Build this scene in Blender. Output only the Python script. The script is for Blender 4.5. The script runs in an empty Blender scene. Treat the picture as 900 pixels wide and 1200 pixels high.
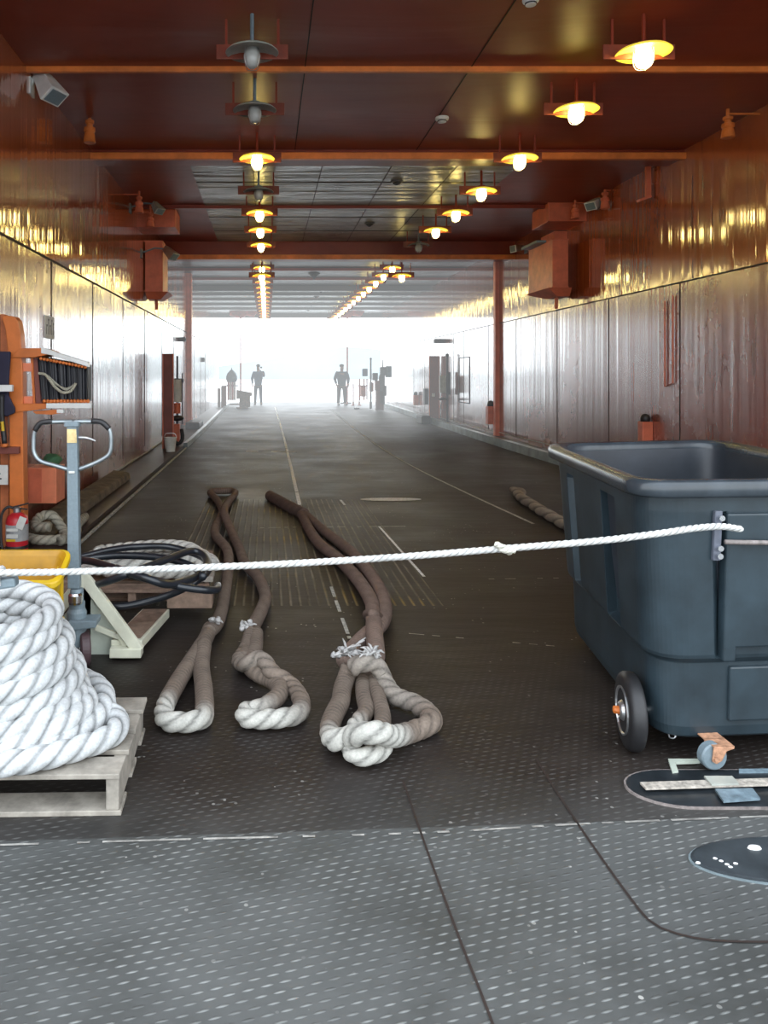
import bpy, bmesh, math, random
from mathutils import Vector, Matrix
random.seed(7)
COL = bpy.context.scene.collection
PI = math.pi
# ------------------------------------------------------------------ measures (metres)
EYE, FOC = 1.5, 900.0
CX, CY = 313.0, 440.0
XL, XR, ZC, YE, YN = -2.25, 5.33, 4.38, 36.0, 2.45     # walls, ceiling, far end, near end
def P(px, py, Y):                  # a point of the place seen at that pixel, at depth Y
    return Vector(((px-CX)*Y/FOC, Y, EYE+(CY-py)*Y/FOC))
def G(px, py, z=0.0):              # the point at height z seen at that pixel
    Y = (EYE-z)*FOC/(py-CY)
    return Vector(((px-CX)*Y/FOC, Y, z))
def zf(Y):                         # the deck rises a little towards the far end
    t = min(max((Y-14)/22.0, 0), 1)
    return 0.2*t*t*(3-2*t)

# ------------------------------------------------------------------ materials
def nodes(name):
    m = bpy.data.materials.new(name); m.use_nodes = True
    nt = m.node_tree
    return m, nt, nt.nodes['Principled BSDF']
def N(nt, t, **kw):
    n = nt.nodes.new(t)
    for k, v in kw.items():
        if k in ('operation','blend_type','data_type','noise_dimensions','feature','attribute_name','distance','wave_type','bands_direction','interpolation_type','use_clamp','clamp'):
            setattr(n, k, v)
        else: n.inputs[k].default_value = v
    return n
def ramp(nt, fac, stops):
    r = nt.nodes.new('ShaderNodeValToRGB'); nt.links.new(fac, r.inputs[0])
    e = r.color_ramp.elements
    while len(e) < len(stops): e.new(0.5)
    for i, (p, c) in enumerate(stops):
        e[i].position = p; e[i].color = (c if len(c) == 4 else (*c, 1))
    return r
def math_(nt, op, a, b=None, c=None, clamp=False):
    n = nt.nodes.new('ShaderNodeMath'); n.operation = op; n.use_clamp = clamp
    for i, v in enumerate((a, b, c)):
        if v is None: continue
        if isinstance(v, (int, float)): n.inputs[i].default_value = v
        else: nt.links.new(v, n.inputs[i])
    return n.outputs[0]
def mixc(nt, fac, a, b):
    n = nt.nodes.new('ShaderNodeMix'); n.data_type = 'RGBA'
    for s, v in ((0, fac), (6, a), (7, b)):
        if isinstance(v, tuple): n.inputs[s].default_value = (*v, 1)
        elif isinstance(v, (int, float)): n.inputs[s].default_value = v
        else: nt.links.new(v, n.inputs[s])
    return n.outputs[2]
def basic(name, col, rough=0.5, metal=0.0, vary=0.25, scale=8.0, bump=0.0, spec=0.5, emis=None, estr=0, coat=0):
    m, nt, p = nodes(name)
    geo = N(nt, 'ShaderNodeTexCoord')
    ns = N(nt, 'ShaderNodeTexNoise', Scale=scale, Detail=6.0, Roughness=0.6)
    nt.links.new(geo.outputs['Object'], ns.inputs['Vector'])
    lo = tuple(max(0, c*(1-vary)) for c in col); hi = tuple(min(1, c*(1+vary)) for c in col)
    r = ramp(nt, ns.outputs[0], [(0.3, lo), (0.7, hi)])
    nt.links.new(r.outputs[0], p.inputs['Base Color'])
    p.inputs['Roughness'].default_value = rough; p.inputs['Metallic'].default_value = metal
    p.inputs['Specular IOR Level'].default_value = spec
    p.inputs['Coat Weight'].default_value = coat
    if bump:
        b = N(nt, 'ShaderNodeBump', Strength=0.6, Distance=bump)
        nt.links.new(ns.outputs[0], b.inputs['Height']); nt.links.new(b.outputs[0], p.inputs['Normal'])
    if emis:
        p.inputs['Emission Color'].default_value = (*emis, 1); p.inputs['Emission Strength'].default_value = estr
    return m

def wall_paint(name, base, dark, rough, bumpd, zsc, rust=(0.10,0.035,0.02), xfreq=2.2):
    # glossy ship paint over buckled plate: long vertical waves
    m, nt, p = nodes(name)
    tc = N(nt, 'ShaderNodeTexCoord')
    mp = N(nt, 'ShaderNodeMapping', Scale=(1, xfreq, zsc)); nt.links.new(tc.outputs['Object'], mp.inputs[0])
    n1 = N(nt, 'ShaderNodeTexNoise', Scale=1.0, Detail=3.0, Roughness=0.55, Distortion=0.3); nt.links.new(mp.outputs[0], n1.inputs['Vector'])
    mp2 = N(nt, 'ShaderNodeMapping', Scale=(1, xfreq*3.2, zsc*1.6)); nt.links.new(tc.outputs['Object'], mp2.inputs[0])
    n2 = N(nt, 'ShaderNodeTexNoise', Scale=1.0, Detail=2.0, Roughness=0.5); nt.links.new(mp2.outputs[0], n2.inputs['Vector'])
    h = math_(nt, 'ADD', n1.outputs[0], math_(nt, 'MULTIPLY', n2.outputs[0], 0.42))
    b = N(nt, 'ShaderNodeBump', Strength=1.0, Distance=bumpd)
    nt.links.new(h, b.inputs['Height']); nt.links.new(b.outputs[0], p.inputs['Normal'])
    n3 = N(nt, 'ShaderNodeTexNoise', Scale=0.7, Detail=7.0, Roughness=0.65); nt.links.new(tc.outputs['Object'], n3.inputs['Vector'])
    c = ramp(nt, n3.outputs[0], [(0.28, dark), (0.55, base), (0.8, tuple(min(1, v*1.25) for v in base))])
    mp4 = N(nt, 'ShaderNodeMapping', Scale=(1, 6, 0.5)); nt.links.new(tc.outputs['Object'], mp4.inputs[0])
    n4 = N(nt, 'ShaderNodeTexNoise', Scale=1.5, Detail=4.0); nt.links.new(mp4.outputs[0], n4.inputs['Vector'])
    s = ramp(nt, n4.outputs[0], [(0.58, (0,0,0)), (0.75, (1,1,1))])
    nt.links.new(mixc(nt, math_(nt, 'MULTIPLY', s.outputs[0], 0.6), c.outputs[0], rust), p.inputs['Base Color'])
    rr = ramp(nt, n3.outputs[0], [(0.3, (rough*0.8,)*3), (0.7, (rough*1.25,)*3)])
    nt.links.new(rr.outputs[0], p.inputs['Roughness'])
    p.inputs['IOR'].default_value = 1.7
    p.inputs['Coat Weight'].default_value = 0.9; p.inputs['Coat Roughness'].default_value = rough*0.55; p.inputs['Coat IOR'].default_value = 1.7
    p.inputs['Specular IOR Level'].default_value = 0.8
    nt.links.new(b.outputs[0], p.inputs['Coat Normal'])
    return m
M = {}
M['wall_up'] = wall_paint('wall_upper_paint', (0.36,0.085,0.024), (0.22,0.05,0.016), 0.13, 0.014, 0.035, xfreq=2.8)
M['wall_lo'] = wall_paint('wall_lower_paint', (0.27,0.075,0.055), (0.17,0.05,0.038), 0.25, 0.012, 0.08, xfreq=2.2)

def ceil_paint(name, base, dark, rough, bumpd, yfreq):
    m, nt, p = nodes(name)
    tc = N(nt, 'ShaderNodeTexCoord')
    mp = N(nt, 'ShaderNodeMapping', Scale=(0.35, yfreq, 1)); nt.links.new(tc.outputs['Object'], mp.inputs[0])
    n1 = N(nt, 'ShaderNodeTexNoise', Scale=1.0, Detail=3.0, Roughness=0.55, Distortion=0.6); nt.links.new(mp.outputs[0], n1.inputs['Vector'])
    b = N(nt, 'ShaderNodeBump', Strength=1.0, Distance=bumpd)
    nt.links.new(n1.outputs[0], b.inputs['Height']); nt.links.new(b.outputs[0], p.inputs['Normal'])
    n3 = N(nt, 'ShaderNodeTexNoise', Scale=0.8, Detail=6.0, Roughness=0.65); nt.links.new(tc.outputs['Object'], n3.inputs['Vector'])
    c = ramp(nt, n3.outputs[0], [(0.3, dark), (0.65, base)])
    nt.links.new(c.outputs[0], p.inputs['Base Color'])
    p.inputs['Roughness'].default_value = rough
    return m
M['ceil_red'] = ceil_paint('ceiling_red_paint', (0.27,0.038,0.014), (0.18,0.024,0.010), 0.38, 0.012, 1.3)
M['ceil_grey'] = ceil_paint('ceiling_grey_sheen', (0.36,0.36,0.33), (0.17,0.17,0.16), 0.27, 0.06, 3.2)  # daylight sheen on the glossy ceiling put into a grey base
M['ceil_dark'] = ceil_paint('ceiling_dark_paint', (0.055,0.035,0.035), (0.03,0.022,0.022), 0.4, 0.02, 1.6)
M['ceil_pale'] = ceil_paint('ceiling_pale_sheen', (0.42,0.46,0.46), (0.28,0.30,0.30), 0.32, 0.015, 2.0)  # far daylight on glossy paint, put into a pale base colour

def floor_mat():
    m, nt, p = nodes('steel_deck_paint')
    tc = N(nt, 'ShaderNodeTexCoord'); sp = N(nt, 'ShaderNodeSeparateXYZ'); nt.links.new(tc.outputs['Object'], sp.inputs[0])
    X, Y = sp.outputs[0], sp.outputs[1]
    # colours
    n1 = N(nt, 'ShaderNodeTexNoise', Scale=0.9, Detail=8.0, Roughness=0.68); nt.links.new(tc.outputs['Object'], n1.inputs['Vector'])
    inner = ramp(nt, n1.outputs[0], [(0.3, (0.009,0.007,0.0065)), (0.5, (0.020,0.015,0.013)), (0.72, (0.040,0.031,0.026))])
    outer = ramp(nt, n1.outputs[0], [(0.3, (0.040,0.041,0.038)), (0.5, (0.080,0.083,0.082)), (0.72, (0.118,0.121,0.118))])
    n2 = N(nt, 'ShaderNodeTexNoise', Scale=2.5, Detail=4.0, Roughness=0.6); nt.links.new(tc.outputs['Object'], n2.inputs['Vector'])
    # wavy plate joint; outer tread plate has daylight put into its paler colour
    edge = math_(nt, 'SUBTRACT', Y, math_(nt, 'MULTIPLY', X, 0.055))
    edge = math_(nt, 'SUBTRACT', edge, 2.52)
    near = math_(nt, 'SUBTRACT', 1.0, math_(nt, 'MULTIPLY_ADD', edge, 2.2, math_(nt, 'MULTIPLY_ADD', n2.outputs[0], 1.2, -0.45), clamp=True), clamp=True)
    step = math_(nt, 'LESS_THAN', edge, 0.0)
    near = math_(nt, 'ADD', math_(nt, 'MULTIPLY', near, 0.45), math_(nt, 'MULTIPLY', step, 0.55), clamp=True)
    col = mixc(nt, near, inner.outputs[0], outer.outputs[0])
    # raised tread dashes (rotated brick-like cells)
    ang = math.radians(17)
    u = math_(nt, 'ADD', math_(nt, 'MULTIPLY', X, math.cos(ang)), math_(nt, 'MULTIPLY', Y, math.sin(ang)))
    v = math_(nt, 'SUBTRACT', math_(nt, 'MULTIPLY', Y, math.cos(ang)), math_(nt, 'MULTIPLY', X, math.sin(ang)))
    cu, cv = 0.048, 0.028
    vr = math_(nt, 'DIVIDE', v, cv); row = math_(nt, 'FLOOR', vr)
    off = math_(nt, 'MULTIPLY', math_(nt, 'MODULO', row, 2.0), 0.5)
    fu = math_(nt, 'ABSOLUTE', math_(nt, 'SUBTRACT', math_(nt, 'FRACT', math_(nt, 'ADD', math_(nt, 'DIVIDE', u, cu), off)), 0.5))
    fv = math_(nt, 'ABSOLUTE', math_(nt, 'SUBTRACT', math_(nt, 'FRACT', vr), 0.5))
    d = math_(nt, 'ADD', math_(nt, 'POWER', math_(nt, 'MULTIPLY', fu, 2.7), 2.0), math_(nt, 'POWER', math_(nt, 'MULTIPLY', fv, 6.2), 2.0))
    dash = math_(nt, 'SUBTRACT', 1.0, d, clamp=True)
    fadeY = math_(nt, 'MAXIMUM', math_(nt, 'MULTIPLY_ADD', Y, -1.2, 3.9, clamp=True), math_(nt, 'MULTIPLY_ADD', Y, -0.35, 1.75, clamp=True))
    fadeY = math_(nt, 'MULTIPLY', fadeY, math_(nt, 'MULTIPLY_ADD', step, 0.6, 0.4))
    dash = math_(nt, 'MULTIPLY', dash, fadeY)
    n4 = N(nt, 'ShaderNodeTexNoise', Scale=5.0, Detail=4.0); nt.links.new(tc.outputs['Object'], n4.inputs['Vector'])
    worn = math_(nt, 'MULTIPLY', dash, math_(nt, 'MULTIPLY_ADD', n4.outputs[0], 3.6, -1.25, clamp=True))
    col = mixc(nt, math_(nt, 'MULTIPLY', worn, 0.75), col, (0.30,0.31,0.30))
    # long weld-bead ribs on the middle plates
    inx = math_(nt, 'MULTIPLY', math_(nt, 'GREATER_THAN', X, -0.75), math_(nt, 'LESS_THAN', X, 1.15))
    iny = math_(nt, 'MULTIPLY', math_(nt, 'GREATER_THAN', Y, 5.0), math_(nt, 'LESS_THAN', Y, 9.3))
    reg = math_(nt, 'MULTIPLY', inx, iny)
    rib = math_(nt, 'ABSOLUTE', math_(nt, 'SUBTRACT', math_(nt, 'FRACT', math_(nt, 'DIVIDE', X, 0.062)), 0.5))
    rib = math_(nt, 'SUBTRACT', 1.0, math_(nt, 'MULTIPLY', rib, 5.0), clamp=True)
    rib = math_(nt, 'MULTIPLY', rib, reg)
    mp = N(nt, 'ShaderNodeMapping', Scale=(14, 2.2, 1)); nt.links.new(tc.outputs['Object'], mp.inputs[0])
    n5 = N(nt, 'ShaderNodeTexNoise', Scale=1.0, Detail=4.0, Roughness=0.7); nt.links.new(mp.outputs[0], n5.inputs['Vector'])
    col = mixc(nt, math_(nt, 'MULTIPLY', rib, math_(nt, 'MULTIPLY_ADD', n5.outputs[0], 2.6, -0.95, clamp=True)), col, (0.26,0.22,0.15))
    # faded yellow traffic paint on those plates
    n6 = N(nt, 'ShaderNodeTexNoise', Scale=1.1, Detail=3.0); nt.links.new(tc.outputs['Object'], n6.inputs['Vector'])
    ye = math_(nt, 'MULTIPLY', rib, math_(nt, 'MULTIPLY_ADD', n6.outputs[0], 8.0, -4.6, clamp=True))
    col = mixc(nt, math_(nt, 'MULTIPLY', ye, 0.6), col, (0.42,0.27,0.03))
    # pale chips and dust
    vo = N(nt, 'ShaderNodeTexVoronoi', Scale=16.0); nt.links.new(tc.outputs['Object'], vo.inputs['Vector'])
    chip = math_(nt, 'LESS_THAN', vo.outputs['Distance'], 0.10)
    n7 = N(nt, 'ShaderNodeTexNoise', Scale=1.7, Detail=2.0); nt.links.new(tc.outputs['Object'], n7.inputs['Vector'])
    chip = math_(nt, 'MULTIPLY', chip, math_(nt, 'MULTIPLY_ADD', n7.outputs[0], 6.0, -2.9, clamp=True))
    col = mixc(nt, math_(nt, 'MULTIPLY', chip, 0.7), col, (0.45,0.44,0.41))
    nt.links.new(col, p.inputs['Base Color'])
    ro = ramp(nt, n1.outputs[0], [(0.3, (0.46,)*3), (0.7, (0.66,)*3)])
    nt.links.new(ro.outputs[0], p.inputs['Roughness']); p.inputs['Specular IOR Level'].default_value = 0.36
    mpz = N(nt, 'ShaderNodeMapping', Scale=(0.5, 2.4, 1)); nt.links.new(tc.outputs['Object'], mpz.inputs[0])
    nz = N(nt, 'ShaderNodeTexNoise', Scale=1.0, Detail=5.0, Roughness=0.6); nt.links.new(mpz.outputs[0], nz.inputs['Vector'])
    h = math_(nt, 'ADD', math_(nt, 'MULTIPLY', dash, 0.002), math_(nt, 'MULTIPLY', rib, 0.004))
    h = math_(nt, 'ADD', h, math_(nt, 'MULTIPLY', nz.outputs[0], 0.012))
    b = N(nt, 'ShaderNodeBump', Strength=1.0, Distance=1.0)
    nt.links.new(h, b.inputs['Height']); nt.links.new(b.outputs[0], p.inputs['Normal'])
    return m
M['floor'] = floor_mat()
def rope_mat(name, bumpd=0.0015, sc=90):
    m, nt, p = nodes(name)
    at = N(nt, 'ShaderNodeVertexColor'); at.layer_name = 'col'
    tc = N(nt, 'ShaderNodeTexCoord')
    n = N(nt, 'ShaderNodeTexNoise', Scale=sc, Detail=4.0, Roughness=0.7); nt.links.new(tc.outputs['Object'], n.inputs['Vector'])
    n2 = N(nt, 'ShaderNodeTexNoise', Scale=9.0, Detail=4.0, Roughness=0.6); nt.links.new(tc.outputs['Object'], n2.inputs['Vector'])
    f = math_(nt, 'MULTIPLY', math_(nt, 'MULTIPLY_ADD', n.outputs[0], 0.9, 0.55), math_(nt, 'MULTIPLY_ADD', n2.outputs[0], 0.8, 0.6))
    sc_ = nt.nodes.new('ShaderNodeVectorMath'); sc_.operation = 'SCALE'
    nt.links.new(at.outputs[0], sc_.inputs[0]); nt.links.new(f, sc_.inputs['Scale'])
    nt.links.new(sc_.outputs[0], p.inputs['Base Color'])
    p.inputs['Roughness'].default_value = 0.85
    b = N(nt, 'ShaderNodeBump', Strength=0.8, Distance=bumpd)
    nt.links.new(n.outputs[0], b.inputs['Height']); nt.links.new(b.outputs[0], p.inputs['Normal'])
    return m
M['rope'] = rope_mat('rope_fibre')
M['trim_dark'] = basic('dark_seam', (0.025,0.015,0.012), 0.7)
M['seam_light'] = basic('worn_steel_edge', (0.30,0.29,0.27), 0.5, scale=20, vary=0.6)
M['line'] = basic('white_lane_paint', (0.75,0.77,0.76), 0.6, vary=0.35, scale=30)
M['line_worn'] = basic('worn_lane_paint', (0.38,0.38,0.35), 0.7, vary=0.6, scale=30)
M['orange_lip'] = basic('orange_beam_paint', (0.72,0.20,0.04), 0.4, vary=0.3, scale=3)
M['orange'] = basic('orange_paint', (0.62,0.17,0.035), 0.4, vary=0.2, scale=4)
M['orange_red'] = basic('orange_red_paint', (0.62,0.15,0.075), 0.45, vary=0.2, scale=5)
M['salmon'] = basic('salmon_paint', (0.72,0.22,0.11), 0.45, vary=0.12)
M['orange_dim'] = basic('dull_red_paint', (0.20,0.035,0.015), 0.45)
M['kerb'] = basic('kerb_paint', (0.20,0.25,0.27), 0.35, vary=0.4, scale=3)
M['gutter'] = basic('gutter_paint', (0.035,0.018,0.016), 0.5, vary=0.4, scale=2)
M['metal'] = basic('bare_metal', (0.55,0.56,0.57), 0.35, metal=0.9, vary=0.15)
M['chrome'] = basic('chrome', (0.75,0.76,0.78), 0.15, metal=1.0, vary=0.05)
M['grey_metal'] = basic('grey_painted_steel', (0.17,0.22,0.25), 0.42, vary=0.12, scale=60)
M['white_metal'] = basic('white_enamel', (0.75,0.76,0.74), 0.35, vary=0.1)
M['black'] = basic('black_rubber', (0.018,0.018,0.02), 0.5, vary=0.3)
M['hose'] = basic('black_hose', (0.014,0.017,0.022), 0.28, vary=0.3)
M['handle_metal'] = basic('brushed_grey_tube', (0.30,0.34,0.36), 0.35, metal=0.7)
M['cream'] = basic('cream_painted_steel', (0.62,0.62,0.50), 0.45, vary=0.15, scale=6)
M['pale_green'] = basic('pale_green_steel', (0.50,0.55,0.47), 0.5, vary=0.15, scale=6)  # slightly darker and greener than the cream
M['purple'] = basic('dark_polyurethane', (0.075,0.045,0.05), 0.5)
M['yellow'] = basic('yellow_plastic', (0.62,0.40,0.012), 0.38, vary=0.15, scale=5)
M['bin'] = basic('dark_blue_grey_plastic', (0.022,0.036,0.046), 0.40, vary=0.35, scale=5, bump=0.002)
M['bin_in'] = basic('bin_inside_plastic', (0.030,0.036,0.046), 0.5, vary=0.3, scale=4)
M['bin_rim'] = basic('bin_rim_plastic', (0.035,0.045,0.055), 0.26, vary=0.3, scale=6)
M['rust'] = basic('rusty_steel', (0.42,0.22,0.13), 0.7, vary=0.5, scale=40)
M['rust_grey'] = basic('rusty_grey_bar', (0.22,0.19,0.18), 0.5, vary=0.4, scale=40)
M['wood'] = basic('weathered_pallet_wood', (0.27,0.245,0.21), 0.8, vary=0.4, scale=12, bump=0.004)
M['wood_br'] = basic('brown_timber', (0.22,0.15,0.11), 0.8, vary=0.4, scale=12, bump=0.004)
M['timber'] = basic('old_timber', (0.12,0.09,0.055), 0.85, vary=0.6, scale=6, bump=0.01)
M['red'] = basic('extinguisher_red', (0.50,0.02,0.03), 0.3)
M['paper'] = basic('label_paper', (0.62,0.62,0.58), 0.6, vary=0.15)
M['green'] = basic('green_cloth', (0.05,0.15,0.07), 0.8)
M['hatch'] = basic('black_hatch_steel', (0.018,0.022,0.026), 0.3, vary=0.5, scale=8)
M['strip'] = basic('rusty_flat_bar', (0.42,0.38,0.33), 0.6, vary=0.5, scale=50)
M['pale_blue'] = basic('pale_blue_steel', (0.16,0.22,0.26), 0.4, vary=0.4, scale=30)
M['shade_lit'] = basic('lamp_reflector_bulblit', (0.85,0.62,0.10), 0.4, emis=(1.0,0.78,0.06), estr=0.7)  # bulb light on the reflector put into yellow colour and emission
M['shade'] = basic('lamp_reflector_grey', (0.36,0.37,0.33), 0.4)
M['glass_off'] = basic('unlit_lamp_glass', (0.45,0.46,0.44), 0.1, vary=0.1)
M['bulb'] = basic('lit_lamp_glass', (1,0.9,0.7), 0.3, vary=0, emis=(1.0,0.80,0.32), estr=30)
M['bulb_off_dim'] = basic('dim_lamp_glass', (0.8,0.8,0.7), 0.3, emis=(1.0,0.85,0.6), estr=0.8)
M['skin'] = basic('skin', (0.45,0.28,0.21), 0.6)
M['jacket_blue'] = basic('blue_jacket_cloth', (0.05,0.12,0.25), 0.85)
M['jacket_navy'] = basic('navy_jacket_cloth', (0.015,0.05,0.12), 0.85)
M['trouser_blue'] = basic('grey_blue_trousers', (0.06,0.10,0.20), 0.85)
M['trouser_dark'] = basic('dark_trousers', (0.09,0.06,0.08), 0.85)
M['hair'] = basic('dark_hair', (0.05,0.04,0.04), 0.8)
M['pink_post'] = basic('pink_red_post_paint', (0.55,0.12,0.10), 0.5)
M['dome_blue'] = basic('blue_grey_cover', (0.12,0.20,0.27), 0.7)
M['box_grey'] = basic('grey_cabinet_paint', (0.10,0.11,0.14), 0.5)
M['plate_brown'] = basic('brown_red_plate_paint', (0.20,0.055,0.04), 0.5, vary=0.3, scale=2)

# ------------------------------------------------------------------ mesh builder
def smooth_path(pts, step, closed=False):
    pts = [Vector(p) for p in pts]; n = len(pts); out = []
    segs = n if closed else n-1
    for i in range(segs):
        if closed: p0, p1, p2, p3 = pts[(i-1) % n], pts[i], pts[(i+1) % n], pts[(i+2) % n]
        else:
            p1, p2 = pts[i], pts[i+1]
            p0 = pts[i-1] if i > 0 else p1*2-p2
            p3 = pts[i+2] if i+2 < n else p2*2-p1
        k = max(2, int((p2-p1).length/step*2))
        for j in range(k):
            t = j/k
            out.append(0.5*((2*p1)+(p2-p0)*t+(2*p0-5*p1+4*p2-p3)*t*t+(3*p1-p0-3*p2+p3)*t**3))
    out.append(pts[0].copy() if closed else pts[-1].copy())
    # resample evenly
    acc = [0]
    for a, b in zip(out, out[1:]): acc.append(acc[-1]+(b-a).length)
    L = acc[-1]; k = max(2, int(L/step)); res = []; j = 0
    for i in range(k+1):
        s = L*i/k
        while j < len(acc)-2 and acc[j+1] < s: j += 1
        d = acc[j+1]-acc[j]
        res.append(out[j].lerp(out[j+1], (s-acc[j])/d if d > 0 else 0))
    return res, L
class B:
    def __init__(s): s.bm = bmesh.new(); s.cl = s.bm.verts.layers.float_color.new('col')
    def quad(s, pts):
        return s.bm.faces.new([s.bm.verts.new(p) for p in pts])
    def box(s, x0, x1, y0, y1, z0, z1):
        s.obox(Vector(((x0+x1)/2, (y0+y1)/2, (z0+z1)/2)), (x1-x0, y1-y0, z1-z0)); return s
    def obox(s, c, size, rot=None, taper=1.0):
        m = Matrix.Translation(c) @ (rot.to_4x4() if rot else Matrix.Identity(4))
        hx, hy, hz = size[0]/2, size[1]/2, size[2]/2
        v = [s.bm.verts.new(m @ Vector((sx*hx*(taper if sz < 0 else 1), sy*hy*(taper if sz < 0 else 1), sz*hz))) for sz in (-1,1) for sx, sy in ((-1,-1),(1,-1),(1,1),(-1,1))]
        for f in ((3,2,1,0),(4,5,6,7),(0,1,5,4),(1,2,6,5),(2,3,7,6),(3,0,4,7)): s.bm.faces.new([v[i] for i in f])
        return s
    def prism(s, poly, ext):
        ext = Vector(ext); a = [s.bm.verts.new(p) for p in poly]; b = [s.bm.verts.new(Vector(p)+ext) for p in poly]
        s.bm.faces.new(a[::-1]); s.bm.faces.new(b); n = len(poly)
        for i in range(n): s.bm.faces.new([a[i], a[(i+1) % n], b[(i+1) % n], b[i]])
        return s
    def tube(s, pts, r, seg=10, step=None, closed=False, cap=True):
        if step: pts, _ = smooth_path(pts, step, closed)
        pts = [Vector(p) for p in pts]; n = len(pts); rings = []; ref = None
        for i, p in enumerate(pts):
            t = (pts[min(i+1, n-1)]-pts[max(i-1, 0)]).normalized()
            if ref is None:
                ref = t.orthogonal().normalized()
            ref = (ref-t*ref.dot(t)).normalized(); w = t.cross(ref)
            if isinstance(r, (list, tuple)):
                fi = i/(n-1)*(len(r)-1); i0 = min(int(fi), len(r)-2); rr = r[i0]*(1-fi+i0)+r[i0+1]*(fi-i0)
            else: rr = r
            rings.append([s.bm.verts.new(p+ref*rr*math.cos(2*PI*k/seg)+w*rr*math.sin(2*PI*k/seg)) for k in range(seg)])
        for a, b in zip(rings, rings[1:]):
            for k in range(seg): s.bm.faces.new([a[k], a[(k+1) % seg], b[(k+1) % seg], b[k]])
        if cap: s.bm.faces.new(rings[0][::-1]); s.bm.faces.new(rings[-1])
        return s
    def cyl(s, p0, p1, r0, r1=None, seg=20):
        r1 = r0 if r1 is None else r1
        return s.tube([p0, p1], [r0, r1], seg)
    def lathe(s, prof, c=(0,0,0), rot=None, seg=24):
        m = Matrix.Translation(Vector(c)) @ (rot.to_4x4() if rot else Matrix.Identity(4)); rings = []
        for r, z in prof:
            rings.append([s.bm.verts.new(m @ Vector((max(r,1e-4)*math.cos(2*PI*k/seg), max(r,1e-4)*math.sin(2*PI*k/seg), z))) for k in range(seg)])
        for a, b in zip(rings, rings[1:]):
            for k in range(seg): s.bm.faces.new([a[k], a[(k+1) % seg], b[(k+1) % seg], b[k]])
        s.bm.faces.new(rings[0][::-1]); s.bm.faces.new(rings[-1])
        return s
    def loft(s, loops, cap0=True, cap1=True):
        rings = [[s.bm.verts.new(p) for p in l] for l in loops]; n = len(rings[0])
        for a, b in zip(rings, rings[1:]):
            for k in range(n): s.bm.faces.new([a[k], a[(k+1) % n], b[(k+1) % n], b[k]])
        if cap0: s.bm.faces.new(rings[0][::-1])
        if cap1: s.bm.faces.new(rings[-1])
        return s
    def blob(s, c, r, sub=2, sq=(1,1,1), jit=0.0):
        g = bmesh.ops.create_icosphere(s.bm, subdivisions=sub, radius=1.0)
        for v in g['verts']:
            k = 1+random.uniform(-jit, jit)
            v.co = Vector(c)+Vector((v.co.x*r*sq[0]*k, v.co.y*r*sq[1]*k, v.co.z*r*sq[2]*k))
        return s
    def rope(s, pts, R, pitch=0.22, w=1.0, col=(0.7,0.7,0.68), step=0.014, seg=24, closed=False, strands=3):
        """laid rope; w 1 = bare twisted strands, 0 = bound with small line; col colour or function of place 0..1"""
        path, L = smooth_path(pts, step, closed); n = len(path); ref = None; rings = []; cols = []
        for i, p in enumerate(path):
            t = (path[min(i+1, n-1)]-path[max(i-1, 0)]).normalized()
            if closed and i in (0, n-1): t = (path[1]-path[-2]).normalized()
            up = Vector((0,0,1)) if abs(t.z) < 0.95 else Vector((1,0,0))
            a = t.cross(up).normalized(); b = a.cross(t)
            S = L*i/(n-1); u = i/(n-1)
            ww = w(u) if callable(w) else w; c = col(u) if callable(col) else col
            pit = L/round(L/pitch*strands)*strands if closed else pitch
            ring = []; cr = []
            for k in range(seg):
                ph = 2*PI*k/seg
                lob = abs(math.cos(strands/2.0*(ph-2*PI*S/pit)))
                f1 = 0.74+0.26*lob**0.55
                cre = abs(math.sin(PI*S/0.026+ph*0.5))
                f0 = 0.90+0.10*cre
                f = f0*(1-ww)+f1*ww
                sh = (0.30+0.70*min(1, lob*1.7))*ww+(0.52+0.48*cre)*(1-ww)  # crease shade between strands and windings put into the vertex colour
                ring.append(s.bm.verts.new(p+(a*math.cos(ph)+b*math.sin(ph))*R*f)); cr.append((c[0]*sh, c[1]*sh, c[2]*sh, 1))
            rings.append(ring); cols.append(cr)
        if s.cl is None: s.cl = s.bm.verts.layers.float_color.new('col')
        for ring, cr in zip(rings, cols):
            for vtx, c in zip(ring, cr): vtx[s.cl] = c
        for a, b in zip(rings, rings[1:]):
            for k in range(seg): s.bm.faces.new([a[k], a[(k+1) % seg], b[(k+1) % seg], b[k]])
        if not closed: s.bm.faces.new(rings[0][::-1]); s.bm.faces.new(rings[-1])
        return s
    def paint(s, col):
        if s.cl is None: s.cl = s.bm.verts.layers.float_color.new('col')
        for v in s.bm.verts:
            v[s.cl] = (*col, 1)
        return s
    def obj(s, name, mat, parent=None, smooth=False, bevel=0, local=False, seg=2):
        if s.bm.faces: bmesh.ops.recalc_face_normals(s.bm, faces=s.bm.faces)
        me = bpy.data.meshes.new(name)
        if parent is not None and not local:
            d = parent.matrix_world.translation if False else wloc(parent)
            bmesh.ops.translate(s.bm, verts=s.bm.verts, vec=-d)
        for f in s.bm.faces: f.smooth = smooth
        s.bm.to_mesh(me); s.bm.free()
        o = bpy.data.objects.new(name, me); COL.objects.link(o)
        me.materials.append(mat)
        if parent is not None: o.parent = parent
        if bevel:
            b = o.modifiers.new('bevel', 'BEVEL'); b.width = bevel; b.segments = seg; b.limit_method = 'ANGLE'; b.angle_limit = 0.6
        return o
def wloc(o):
    v = Vector((0,0,0))
    while o is not None: v += o.location; o = o.parent
    return v
def tag(o, label=None, cat=None, group=None, kind=None):
    if label: o['label'] = label
    if cat: o['category'] = cat
    if group: o['group'] = group
    if kind: o['kind'] = kind
    return o
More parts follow.
